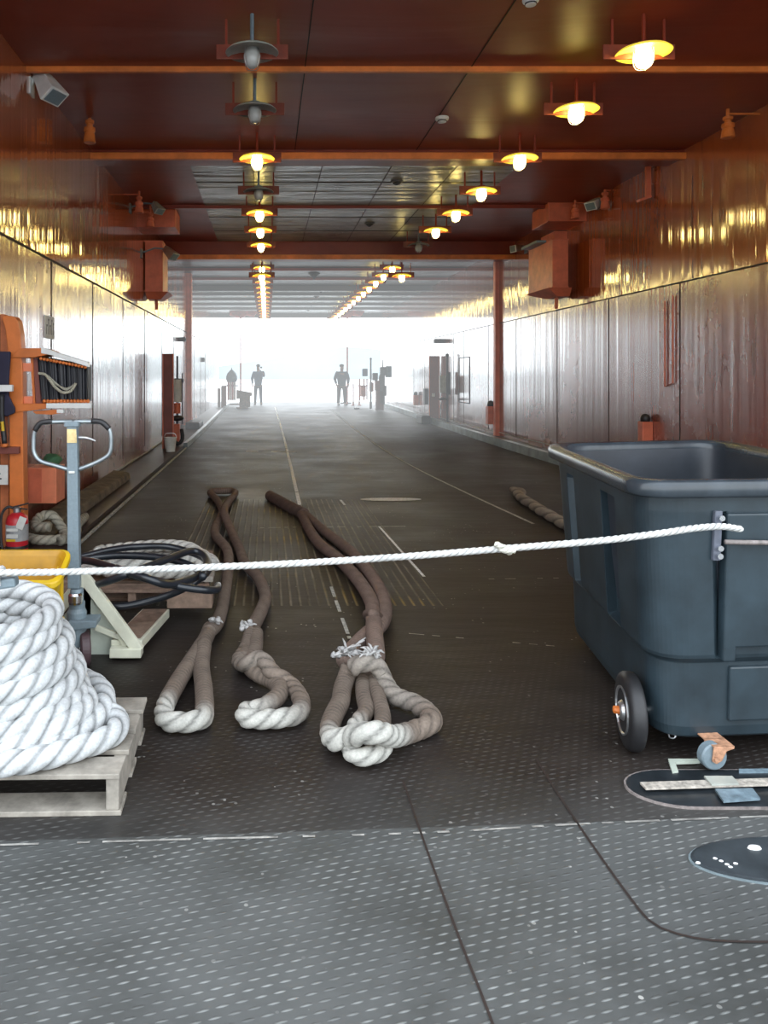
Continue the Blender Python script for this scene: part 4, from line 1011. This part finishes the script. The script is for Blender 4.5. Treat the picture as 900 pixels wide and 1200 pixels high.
b.tube([zz(390,188,.44),zz(520,215,.42),zz(640,245,.40),zz(760,262,.38),zz(830,262,.36),zz(838,240,.36)], 0.02, 10, step=0.03)
tag(b.obj('coiled_hose', M['hose'], smooth=True), 'loose loops of thick black hose heaped over the grey rope', 'hose')

# ------------------------------------------------------------------ pallet jack
jy = 3.95; jx = -1.0
def J(px, py, Y=jy): return P(px, py, Y)
jk = thing('pallet_jack', 'grey and cream hand pallet jack with loop handle standing upright', 'pallet jack', (jx, jy, 0))
B().prism([J(78,497),J(90,497),J(93,690),J(79,690)], (0,0.05,0)).obj('handle_post', M['grey_metal'], jk, bevel=0.004)
hl = [J(84,494.5),J(60,495),J(46,497),J(39,506),J(37.5,520),J(38.5,532),J(46,541),J(62,546),J(79,551)]
hr = [J(84,494.5),J(106,494.5),J(118,496),J(127,504),J(129,518),J(127.5,531),J(120,538),J(106,545),J(90,551)]
b = B(); b.tube([p+Vector((0,0.025,0)) for p in hl], 0.0115, 12, step=0.012); b.tube([p+Vector((0,0.025,0)) for p in hr], 0.0115, 12, step=0.012)
hd = b.obj('loop_handle', M['handle_metal'], jk, smooth=True)
b = B(); b.tube([p+Vector((0,0.025,0.004)) for p in hl[1:4]][::-1], 0.0145, 12, step=0.012); b.tube([p+Vector((0,0.025,0.004)) for p in hr[1:4]], 0.0145, 12, step=0.012)
b.obj('grip', M['black'], hd, smooth=True)
B().obox(J(84,497)+Vector((0,0.02,0)), (0.075,0.06,0.028)).obj('head_clamp', M['grey_metal'], jk, bevel=0.005)
B().prism([J(78.5,503,jy-0.004),J(89,503,jy-0.004),J(90,519,jy-0.004),J(78.5,519,jy-0.004)], (0,0.004,0)).obj('handle_sticker', basic('yellowed_sticker', (0.66,0.50,0.24), 0.6, scale=30), jk)
B().obox(J(84,553.5,jy-0.004), (0.03,0.006,0.012)).obj('rating_badge', M['paper'], jk, bevel=0.002)
B().tube([J(90,513)+Vector((0,0.02,0)), J(102,513.5)+Vector((0,0.01,0)), J(112,517)+Vector((0,0,0))], [0.009,0.008,0.004], 8, step=0.01).obj('release_lever', M['metal'], jk, smooth=True)
cxp = J(89,700,jy).x
B().lathe([(0.03,0.10),(0.05,0.11),(0.05,0.28),(0.04,0.30),(0.042,0.33),(0.034,0.335),(0.034,0.39),(0.03,0.40)], c=(cxp,jy+0.02,0)).obj('pump_cylinder', M['grey_metal'], jk, smooth=False)
B().lathe([(0.034,0.33),(0.036,0.34),(0.036,0.375),(0.028,0.385)], c=(cxp,jy-0.01,0), seg=20).obj('piston_cap', M['chrome'], jk, smooth=False)
B().prism([J(80,728,3.9),J(113,728,3.9),J(112,736,3.9),J(80,740,3.9)], (0,0.12,0)).obj('steering_yoke', M['grey_metal'], jk, bevel=0.006)
for dx, yw in ((0.055, 12), (-0.07, 12)):
    c = (jx+dx, 3.97, 0.092)
    wv = B().lathe([(0.03,-0.025),(0.085,-0.025),(0.092,-0.018),(0.092,0.018),(0.085,0.025),(0.03,0.025)], c=c, rot=RZ(20)@RY(90), seg=32).obj('steer_wheel', M['purple'], jk, smooth=False)
    B().lathe([(0.012,-0.03),(0.035,-0.028),(0.035,0.028),(0.012,0.03)], c=c, rot=RZ(20)@RY(90), seg=20).obj('wheel_hub', M['metal'], wv)
# cream A-frame: sloping side bars, panel, toe plates
Yf = 4.08
def bar(p0, p1, w_, t, name, mat, par=jk):
    p0, p1 = Vector(p0), Vector(p1); d = (p1-p0); rot = d.to_track_quat('Z', 'Y').to_matrix()
    return B().obox((p0+p1)/2, (w_, t, d.length), rot).obj(name, mat, par, bevel=0.003)
for sg in (1, -1):
    mx = lambda v: Vector((v.x if sg > 0 else 2*jx-v.x+0.06, v.y, v.z))
    top, bot, inn = mx(J(97,674,Yf)), mx(J(163,763,Yf-0.04)), mx(J(104,690,Yf))
    bar(top, bot, 0.03, 0.06, 'side_bar', M['cream'])
    B().prism([mx(J(97,678,Yf+0.05)), mx(J(160,766,Yf+0.05)), mx(J(97,769,Yf+0.05))], (0,0.008,0)).obj('back_panel', M['pale_green'], jk)
    q0, q1 = mx(J(129,770,Yf-0.04)), mx(J(166,759,Yf-0.04))
    B().box(min(q0.x,q1.x), max(q0.x,q1.x), Yf-0.06, Yf+0.02, q0.z, q1.z).obj('toe_block', M['cream'], jk, bevel=0.004)
    bar(mx(J(112,735,Yf)), mx(J(145,748,Yf)), 0.02, 0.03, 'lift_link', M['cream'])
    bar(mx(J(138,741,Yf-0.01)), mx(J(148,757,Yf-0.01)), 0.02, 0.03, 'lift_link', M['cream'])
    # fork
    x0, x1 = (-0.83,-0.665) if sg > 0 else (-1.26,-1.10)
    dx = 0.13 if sg > 0 else 0.13
    b = B(); b.loft([[(x0,Yf,0.045),(x1,Yf,0.045),(x1,Yf,0.095),(x0,Yf,0.095)], [(x0+dx*0.6,4.62,0.045),(x1+dx*0.6,4.62,0.045),(x1+dx*0.6,4.62,0.095),(x0+dx*0.6,4.62,0.095)]])
    f_ = b.obj('fork', M['cream'], jk, bevel=0.004)
    b = B(); b.loft([[(x0+0.01,Yf+0.02,0.097),(x1-0.012,Yf+0.02,0.097),(x1-0.012,Yf+0.02,0.099),(x0+0.01,Yf+0.02,0.099)], [(x0+dx*0.6+0.01,4.61,0.097),(x1+dx*0.6-0.012,4.61,0.097),(x1+dx*0.6-0.012,4.61,0.099),(x0+dx*0.6+0.01,4.61,0.099)]])
    b.obj('worn_top', M['wood_br'], f_)
    B().cyl((x0+0.10,4.5,0.035),(x1+0.02,4.5,0.035),0.034).obj('load_roller', M['purple'], jk)

# ------------------------------------------------------------------ yellow tub
ty = thing('plastic_tub', 'yellow plastic tub wedged between the white rope pile and pallet jack', 'tub', (-1.25, 3.58, 0.3))
def rrect(x0, x1, y0, y1, z, r, tilt=0.42, n=6, yref=3.58):
    out = []
    for (cx_, cy_, a0) in ((x1-r,y1-r,0),(x0+r,y1-r,90),(x0+r,y0+r,180),(x1-r,y0+r,270)):
        for j in range(n+1):
            a = math.radians(a0+90*j/n); x = cx_+r*math.cos(a); y = cy_+r*math.sin(a)
            out.append(Vector((x, y, z+(y-yref)*tilt)))
    return out
X0, X1, Y0, Y1 = -1.62, -0.935, 3.46, 3.70
L = [rrect(X0+.06,X1-.06,Y0+.05,Y1-.05,0.33,0.05,0), rrect(X0+.04,X1-.035,Y0+.035,Y1-.035,0.50,0.05), rrect(X0+.015,X1-.02,Y0+.02,Y1-.02,0.56,0.05), rrect(X0+.015,X1-.015,Y0+.015,Y1-.015,0.585,0.05),
     rrect(X0,X1,Y0,Y1,0.585,0.055), rrect(X0,X1,Y0,Y1,0.612,0.055), rrect(X0+.02,X1-.02,Y0+.015,Y1-.015,0.618,0.045), rrect(X0+.035,X1-.04,Y0+.03,Y1-.03,0.60,0.04), rrect(X0+.06,X1-.07,Y0+.05,Y1-.05,0.48,0.04), rrect(X0+.07,X1-.08,Y0+.06,Y1-.06,0.40,0.04)]
B().loft(L[:7], True, False).obj('tub_shell', M['yellow'], ty, smooth=False, bevel=0.004)
B().loft([rrect(X0+.02,X1-.02,Y0+.015,Y1-.015,0.617,0.045)]+L[7:], False, True).obj('tub_inside', basic('shaded_yellow_plastic', (0.40,0.20,0.006), 0.4, vary=0.2), ty, smooth=False)  # shade inside the tub put into a darker yellow
B().box(X0+0.1, X1-0.10, 3.57, 3.60, 0.42, 0.53).obj('divider', M['yellow'], ty, bevel=0.01)
B().box(-1.14,-0.955,3.49,3.66,0.0,0.36).obj('foot', M['yellow'], ty, bevel=0.02)
B().obox(Vector((-0.975,3.62,0.50)), (0.03,0.02,0.20)).obj('corner_rib', M['yellow'], ty, bevel=0.006)

# ------------------------------------------------------------------ orange rack at the left wall
RYp = 6.35
def q4(px0, px1, py0, py1, Y=RYp, d=0.06): 
    a, c = P(px0,py1,Y), P(px1,py0,Y); return B().box(a.x, c.x, Y, Y+d, a.z, c.z)
rk = thing('storage_rack', 'orange steel rack with black curtained bay against the left wall', 'rack', (-2.05, RYp, 0.05))
b = B(); b.prism([P(2,372,RYp),P(6,369.5,RYp),P(17,371,RYp),P(21,376,RYp),P(24,392,RYp),P(25,410,RYp),P(26.5,440,RYp),P(27,520,RYp),P(28.5,644,RYp),P(11,644,RYp),P(11,470,RYp),P(9,410,RYp),P(6,385,RYp)], (0,0.12,0))
b.obj('curved_post', M['orange'], rk, bevel=0.006)
b = B(); b.prism([P(-14,370,RYp+0.13),P(4,368,RYp+0.13),P(9,378,RYp+0.13),P(10,644,RYp+0.13),P(-14,644,RYp+0.13)], (0,0.1,0)); b.obj('back_plate', basic('back_plate_orange', (0.55,0.17,0.06), 0.45), rk)  # slightly browner orange than the post
b = B(); b.prism([P(23,408,RYp-0.02),P(48,408,RYp-0.02),P(58,411,RYp-0.02),P(58,415,RYp-0.02),P(40,419,RYp-0.02),P(12,419,RYp-0.02)], (0,0.3,0)); b.obj('top_arm', M['orange'], rk, bevel=0.004)
b = B(); b.prism([P(17,473,RYp-0.02),P(42,473,RYp-0.02),P(55,473,RYp-0.02),P(55,479,RYp-0.02),P(40,481,RYp-0.02),P(18,483,RYp-0.02)], (0,0.3,0)); b.obj('bottom_arm', M['orange'], rk, bevel=0.004)
q4(26,37,425.5,435.5,RYp+0.03).obj('rung', M['salmon'], rk, bevel=0.004)
q4(27,38,464.5,473,RYp+0.03).obj('rung', M['salmon'], rk, bevel=0.004)
b = B(); b.prism([P(35.5,419,RYp+0.05),P(38.5,419,RYp+0.05),P(41,473,RYp+0.05),P(38.5,473,RYp+0.05)], (0,0.05,0)); b.obj('slanting_bar', M['orange'], rk)
b = B(); b.prism([P(39,420,RYp+0.06),P(44,420,RYp+0.06),P(49.5,473,RYp+0.06),P(42,473,RYp+0.06)], (0,0.05,0)); b.obj('side_panel', M['plate_brown'], rk)
# black curtain with folds
b = B(); cols_ = 40; top = []; bot = []
for i in range(cols_+1):
    t = i/cols_; px = 44+(103.5-44)*t; pt = P(px, 420+10.5*t, RYp+0.05); pb2 = P(48+(103.8-48)*t, 470-0.5*t, RYp+0.05)
    dy = 0.025*math.sin(i*1.7)+0.012*math.sin(i*0.9)
    top.append(b.bm.verts.new(pt+Vector((0,dy,0)))); bot.append(b.bm.verts.new(pb2+Vector((0,dy,0))))
for i in range(cols_): b.bm.faces.new([top[i], top[i+1], bot[i+1], bot[i]])
b.obj('black_curtain', basic('black_curtain_cloth', (0.012,0.012,0.018), 0.45), rk, smooth=True)
b = B(); b.prism([P(45,418,RYp+0.12),P(98,427,RYp+0.12),P(98,471,RYp+0.12),P(45,472,RYp+0.12)], (0,0.3,0)); b.obj('bay_box', M['black'], rk)
b = B(); b.prism([P(48,407,RYp-0.03),P(57,409.5,RYp-0.03),P(103,424.5,RYp-0.03),P(103.5,430,RYp-0.03),P(57,415.5,RYp-0.03),P(48,414,RYp-0.03)], (0,0.06,0)); b.obj('top_rail', M['white_metal'], rk, bevel=0.003)
q4(54,106.5,472.5,478.5,RYp-0.03).obj('bottom_rail', M['white_metal'], rk, bevel=0.003)
b = B()
for i in range(15):
    t = i/14; p_ = P(48+(100-48)*t, 420.3+10*t, RYp+0.0); b.blob(p_, 0.016, 1)
for i in range(14):
    t = i/13; p_ = P(52+(103-52)*t, 470.2, RYp+0.0); b.blob(p_, 0.019, 1)
b.obj('roller_beads', M['orange'], rk, smooth=True)
b = B(); b.prism([P(38,482,RYp),P(68,480,RYp),P(73,484,RYp),P(60,486,RYp),P(42,485,RYp)], (0,0.08,0)); b.obj('lower_tray', M['orange'], rk)
q4(66.5,74,480,484,RYp-0.02,0.04).obj('tray_tip', M['white_metal'], rk)
q4(-14,22,524,532,RYp-0.05,0.05).obj('brown_bar', M['plate_brown'], rk, bevel=0.004)
q4(-14,14,451,459,RYp-0.15,0.05).obj('silver_bar', M['white_metal'], rk, bevel=0.006)
b = B(); b.rope([P(45,437.5,RYp-0.04),P(53,439,RYp-0.04),P(58,445,RYp-0.04),P(65,454,RYp-0.04),P(74,460,RYp-0.04),P(83,458,RYp-0.04),P(89,449,RYp-0.04)], 0.012, pitch=0.08, col=(0.45,0.43,0.33), step=0.01, seg=10)
for k in range(3): b.rope([P(54+k,440,RYp-0.03),P(64+2*k,449+k,RYp-0.03),P(76+k,455+k,RYp-0.03),P(87,452-k,RYp-0.03)], 0.007, pitch=0.06, col=(0.38,0.37,0.3), step=0.01, seg=8)
tag(b.obj('rope_sling', M['rope'], smooth=True), 'frayed grey-green rope sling hanging in the rack black bay', 'rope')
# things hanging left of the post
b = B(); b.prism([P(x_,y_,RYp-0.085) for x_, y_ in ((-14,411.5),(12,412),(10,447),(10,464),(17,478),(17,484),(8,488),(-14,486))], (0,0.03,0))
tag(b.obj('dark_jacket', basic('dark_purple_cloth', (0.022,0.02,0.045), 0.8), bevel=0.01), 'dark purple-black coat hanging left of the orange post', 'coat')
b = B(); b.tube([P(2,462,RYp-0.10),P(2,485,RYp-0.10),P(4,505,RYp-0.10),P(5.5,520,RYp-0.12)], 0.022, 10, step=0.04)
o = b.obj('black_torch', M['black'], smooth=True); tag(o, 'black rubber tube hanging beside the dark coat', 'tube')
B().cyl(P(2.5,494,RYp-0.125), P(3.5,505,RYp-0.125), 0.014, seg=10).obj('yellow_band', M['yellow'], o)
B().lathe([(0.02,0),(0.03,0.01),(0.03,0.03),(0.02,0.04)], c=P(5.5,524,RYp-0.10)).obj('brass_end', M['orange'], o)
r = thing('wall_notice', 'small white notice with black mark at the left picture edge', 'sign', P(2,568,RYp-0.02))
q4(-12,9,545,568,RYp-0.02,0.012).obj('board', M['paper'], r)
b = B(); a_ = P(-2,562,RYp-0.025); b.box(a_.x, a_.x+0.025, RYp-0.024, RYp-0.02, a_.z, a_.z+0.012); a_ = P(-2,556,RYp-0.025); b.box(a_.x, a_.x+0.016, RYp-0.024, RYp-0.02, a_.z, a_.z+0.01); b.obj('lettering', M['black'], r)

# fire extinguisher
ex = thing('fire_extinguisher', 'red fire extinguisher with silver label beside the orange rack', 'fire extinguisher', (P(20,640,6.2).x, 6.2, 0.055))
s = 0.088
B().lathe([(s*0.93,0.0),(s,0.01),(s,0.27),(s*0.86,0.31),(s*0.5,0.335),(0.025,0.34)], seg=28).obj('cylinder', M['red'], ex, smooth=True, local=True)
B().lathe([(s*1.015,0.12),(s*1.015,0.25)], seg=28).obj('label_wrap', basic('silver_label', (0.33,0.34,0.34), 0.4), ex, local=True)
b = B()
for z, h, mt in ((0.215,0.022,0),(0.165,0.028,0)): b.obox(Vector((-0.01,-s*1.03,z)), (0.09,0.004,h))
b.obj('label_text_block', M['paper'], ex, local=True)
B().obox(Vector((-0.02,-s*1.03,0.132)), (0.07,0.004,0.018)).obj('label_yellow_block', M['yellow'], ex, local=True)
B().lathe([(0.025,0.335),(0.03,0.345),(0.03,0.375),(0.018,0.385)], seg=16).obj('valve', M['metal'], ex, local=True)
b = B(); b.obox(Vector((0.02,0,0.395)), (0.15,0.025,0.012), RY(-14)); b.obox(Vector((0.025,0,0.372)), (0.12,0.025,0.010), RY(8)); b.obj('squeeze_handle', M['black'], ex, local=True, bevel=0.003)
B().tube([(-0.02,0,0.37),(-0.07,-0.01,0.385),(-0.115,-0.02,0.33),(-0.12,-0.03,0.2),(-0.11,-0.04,0.08),(-0.085,-0.06,0.04)], 0.011, 10, step=0.015).obj('hose', M['black'], ex, local=True, smooth=True)
B().obox(Vector((0.06,-0.085,0.27)), (0.06,0.004,0.10), RY(22)).obj('paper_tag', M['paper'], ex, local=True)
b = B(); b.blob((-0.075,-0.085,0.05),0.02,2); b.obj('nozzle', M['chrome'], ex, local=True, smooth=True)
B().lathe([(s*1.01,0.055),(s*1.03,0.06),(s*1.03,0.075),(s*1.01,0.08)], seg=28).obj('strap', M['black'], ex, local=True)
# salmon box and green bundle
r = thing('wall_cabinet', 'salmon orange box on left wall behind the jack handle', 'cabinet', (-2.1, 7.2, 0.3))
B().box(XL, -1.975, 7.2, 7.5, 0.30, 0.635).obj('case', M['salmon'], r, bevel=0.006)
B().box(-2.235, -2.11, 7.19, 7.2, 0.31, 0.625).obj('door', M['orange_red'], r, bevel=0.003)  # no door: shade on half the face, put into a darker colour
b = B(); b.blob(P(61,539,7.5), 0.085, 2, (1.1,0.9,0.75), jit=0.12)
g = b.obj('cloth_bundle', M['green'], smooth=False); g.location = (0,0,0); tag(g, 'green cloth bundle on top of the salmon wall box', 'cloth')
# timber baulk and rope bundle in the gutter
r0 = G(62,612,.17); b = B()
tb = B(); tb.loft([[Vector((x, y+0.12, z)) for x, z in ((xx-0.14,0.052),(xx+0.14,0.052),(xx+0.12,0.15),(xx-0.11,0.18))] for xx, y in ((-2.06,6.85),(-2.05,7.6),(-2.04,8.6),(-2.04,10.6))])
tag(tb.obj('timber_baulk', M['timber'], bevel=0.02), 'long mossy timber baulk lying along the foot of left wall', 'timber')
b = B()
b.rope([(-2.06,6.62,0.10),(-1.96,6.54,0.10),(-1.82,6.54,0.10),(-1.74,6.64,0.10),(-1.80,6.80,0.12),(-1.92,6.88,0.24),(-2.02,6.82,0.24),(-2.0,6.66,0.19),(-1.87,6.60,0.20)], 0.045, pitch=0.2, col=(0.36,0.34,0.27), step=0.015, seg=16)
b.rope([(-1.75,6.5,0.10),(-1.70,6.8,0.10),(-1.78,7.2,0.10),(-1.80,7.6,0.10)], 0.045, pitch=0.2, col=(0.30,0.28,0.22), step=0.015, seg=16)
tag(b.obj('rope_bundle', M['rope'], smooth=True), 'bundle of old grey rope at the near end of the timber baulk', 'rope')

# ------------------------------------------------------------------ hatches on the deck, right front
def stadium(x0, x1, y0, y1, z, n=16):
    r = (y1-y0)/2; yc = (y0+y1)/2; k = 1.5; out = []
    for j in range(n+1):
        a = PI/2+PI*j/n; out.append(Vector((x0+r*k+r*k*math.cos(a), yc+r*math.sin(a), z)))
    for j in range(n+1):
        a = -PI/2+PI*j/n; out.append(Vector((x1-r*k+r*k*math.cos(a), yc+r*math.sin(a), z)))
    return out
h = thing('deck_hatch', 'long black oval deck hatch in front of the rolling bin', 'hatch', (1.95,2.78,0))
B().loft([stadium(1.30,2.7,2.652,2.91,0.0), stadium(1.30,2.7,2.652,2.91,0.008), stadium(1.306,2.694,2.656,2.906,0.008)]).obj('coaming', M['rust_grey'], h)
B().loft([stadium(1.308,2.692,2.658,2.904,0.001), stadium(1.308,2.692,2.658,2.904,0.009)]).obj('cover', M['hatch'], h)
b = B(); b.prism([G(750,919,.02),G(905,914,.02),G(980,912,.02),G(980,919,.02),G(905,921,.02),G(757,926,.02)], (0,0,0.008)); b.obj('flat_bar', M['strip'], h)
b = B(); b.prism([G(825,911,.028),G(858,911,.028),G(866,920,.028),G(834,921,.028)], (0,0,0.006)); b.obj('latch_plate', M['shade'], h)
b = B(); b.prism([G(838,927,.016),G(882,926,.016),G(891,938,.016),G(848,941,.016)], (0,0,0.008)); b.obj('latch_plate', M['pale_blue'], h)
b = B(); b.prism([G(783,892,.004),G(820,892,.004),G(820,895,.004),G(791,896,.004),G(795,907,.004),G(788,908,.004)], (0,0,0.01)); b.obj('guide_rail', M['pale_green'], h)
b = B(); b.prism([G(866,904,.004),G(960,903,.004),G(960,907,.004),G(866,908,.004)], (0,0,0.01)); b.obj('guide_rail', M['pale_blue'], h)
h = thing('deck_hatch', 'smaller dark round deck cover nearest the camera at right', 'hatch', (1.65,2.36,0))
def ell(cx_, cy_, rx, ry, z, n=48): return [Vector((cx_+rx*math.cos(2*PI*i/n), cy_+ry*math.sin(2*PI*i/n), z)) for i in range(n)]
B().loft([ell(1.66,2.365,0.357,0.123,0.0), ell(1.66,2.365,0.357,0.123,0.005), ell(1.66,2.365,0.35,0.118,0.005)]).obj('coaming', M['kerb'], h)
B().loft([ell(1.66,2.365,0.35,0.118,0.001), ell(1.66,2.365,0.35,0.118,0.010), ell(1.66,2.365,0.34,0.112,0.012)]).obj('cover', basic('dark_cover_steel', (0.035,0.042,0.048), 0.35, vary=0.4, scale=10), h)
b = B(); q = G(884,994,.012); b.loft([ell(q.x,q.y,0.022,0.011,0.012,20), ell(q.x,q.y,0.018,0.009,0.018,20)]); b.obj('lifting_eye', M['white_metal'], h)
b = B()
for px, py in ((818,1011),(845,1009),(852,1013),(856,1016),(838,1006),(862,1012)):
    q = G(px,py,.012); b.loft([ell(q.x,q.y,0.008,0.005,0.011,8), ell(q.x,q.y,0.006,0.004,0.014,8)])
b.obj('paint_chips', M['line'], h)['kind'] = 'stuff'

# ------------------------------------------------------------------ added self-lit haze at the far end
def glow(x0, x1, y0, y1, z0, z1, dens, label):  # self-lit volume standing in for overexposed daylight
    m = bpy.data.materials.new('glow_volume'); m.use_nodes = True; nt = m.node_tree
    nt.nodes.remove(nt.nodes['Principled BSDF'])
    ab = nt.nodes.new('ShaderNodeVolumeAbsorption'); em = nt.nodes.new('ShaderNodeEmission'); ad = nt.nodes.new('ShaderNodeAddShader')
    ab.inputs['Color'].default_value = (0,0,0,1); ab.inputs['Density'].default_value = dens
    em.inputs['Color'].default_value = (0.93,0.98,1.0,1); em.inputs['Strength'].default_value = dens*1.05
    nt.links.new(ab.outputs[0], ad.inputs[0]); nt.links.new(em.outputs[0], ad.inputs[1])
    nt.links.new(ad.outputs[0], nt.nodes['Material Output'].inputs['Volume'])
    o = B().box(x0, x1, y0, y1, z0, z1).obj('glow_volume', m); tag(o, label, 'glow', None, 'stuff')
glow(XL+0.004, XR-0.004, 17, 25.99, zf(17)-0.0, ZC-0.03, 0.028, 'added thin self-lit haze filling the deck beyond the pilasters')
glow(XL+0.004, XR-0.004, 26, 60, zf(17)-0.0, ZC-0.03, 0.024, 'added thicker white self-lit haze around the far opening')
# ------------------------------------------------------------------ light, sky, camera
W = bpy.data.worlds.new('sky'); bpy.context.scene.world = W; W.use_nodes = True
nt = W.node_tree; bg = nt.nodes['Background']
tc = nt.nodes.new('ShaderNodeTexCoord'); sp = nt.nodes.new('ShaderNodeSeparateXYZ'); nt.links.new(tc.outputs['Generated'], sp.inputs[0])
r_ = ramp(nt, sp.outputs[2], [(0.0, (0.80,0.88,0.92)), (0.12, (0.93,0.97,1.0)), (0.6, (0.80,0.88,0.96))])
nt.links.new(r_.outputs[0], bg.inputs[0]); mr_ = nt.nodes.new('ShaderNodeMapRange'); mr_.interpolation_type = 'SMOOTHSTEP'
nt.links.new(sp.outputs[1], mr_.inputs[0])
for i_, v_ in ((1,-0.2),(2,0.9),(3,4.0),(4,9.0)): mr_.inputs[i_].default_value = v_     # the open sea side is brighter
nt.links.new(mr_.outputs[0], bg.inputs[1])
cam = bpy.data.cameras.new('camera'); co = bpy.data.objects.new('camera', cam); COL.objects.link(co)
co.location = (0,0,EYE); co.rotation_euler = (PI/2,0,0)
cam.sensor_fit = 'VERTICAL'; cam.sensor_height = 36; cam.sensor_width = 27; cam.lens = FOC/1200*36
cam.shift_x = (450-CX)/1200; cam.shift_y = -(600-CY)/1200; cam.clip_end = 2000; cam.clip_start = 0.05
S = bpy.context.scene; S.camera = co
S.view_settings.view_transform = 'Standard'; S.view_settings.look = 'None'; S.view_settings.exposure = 0.0
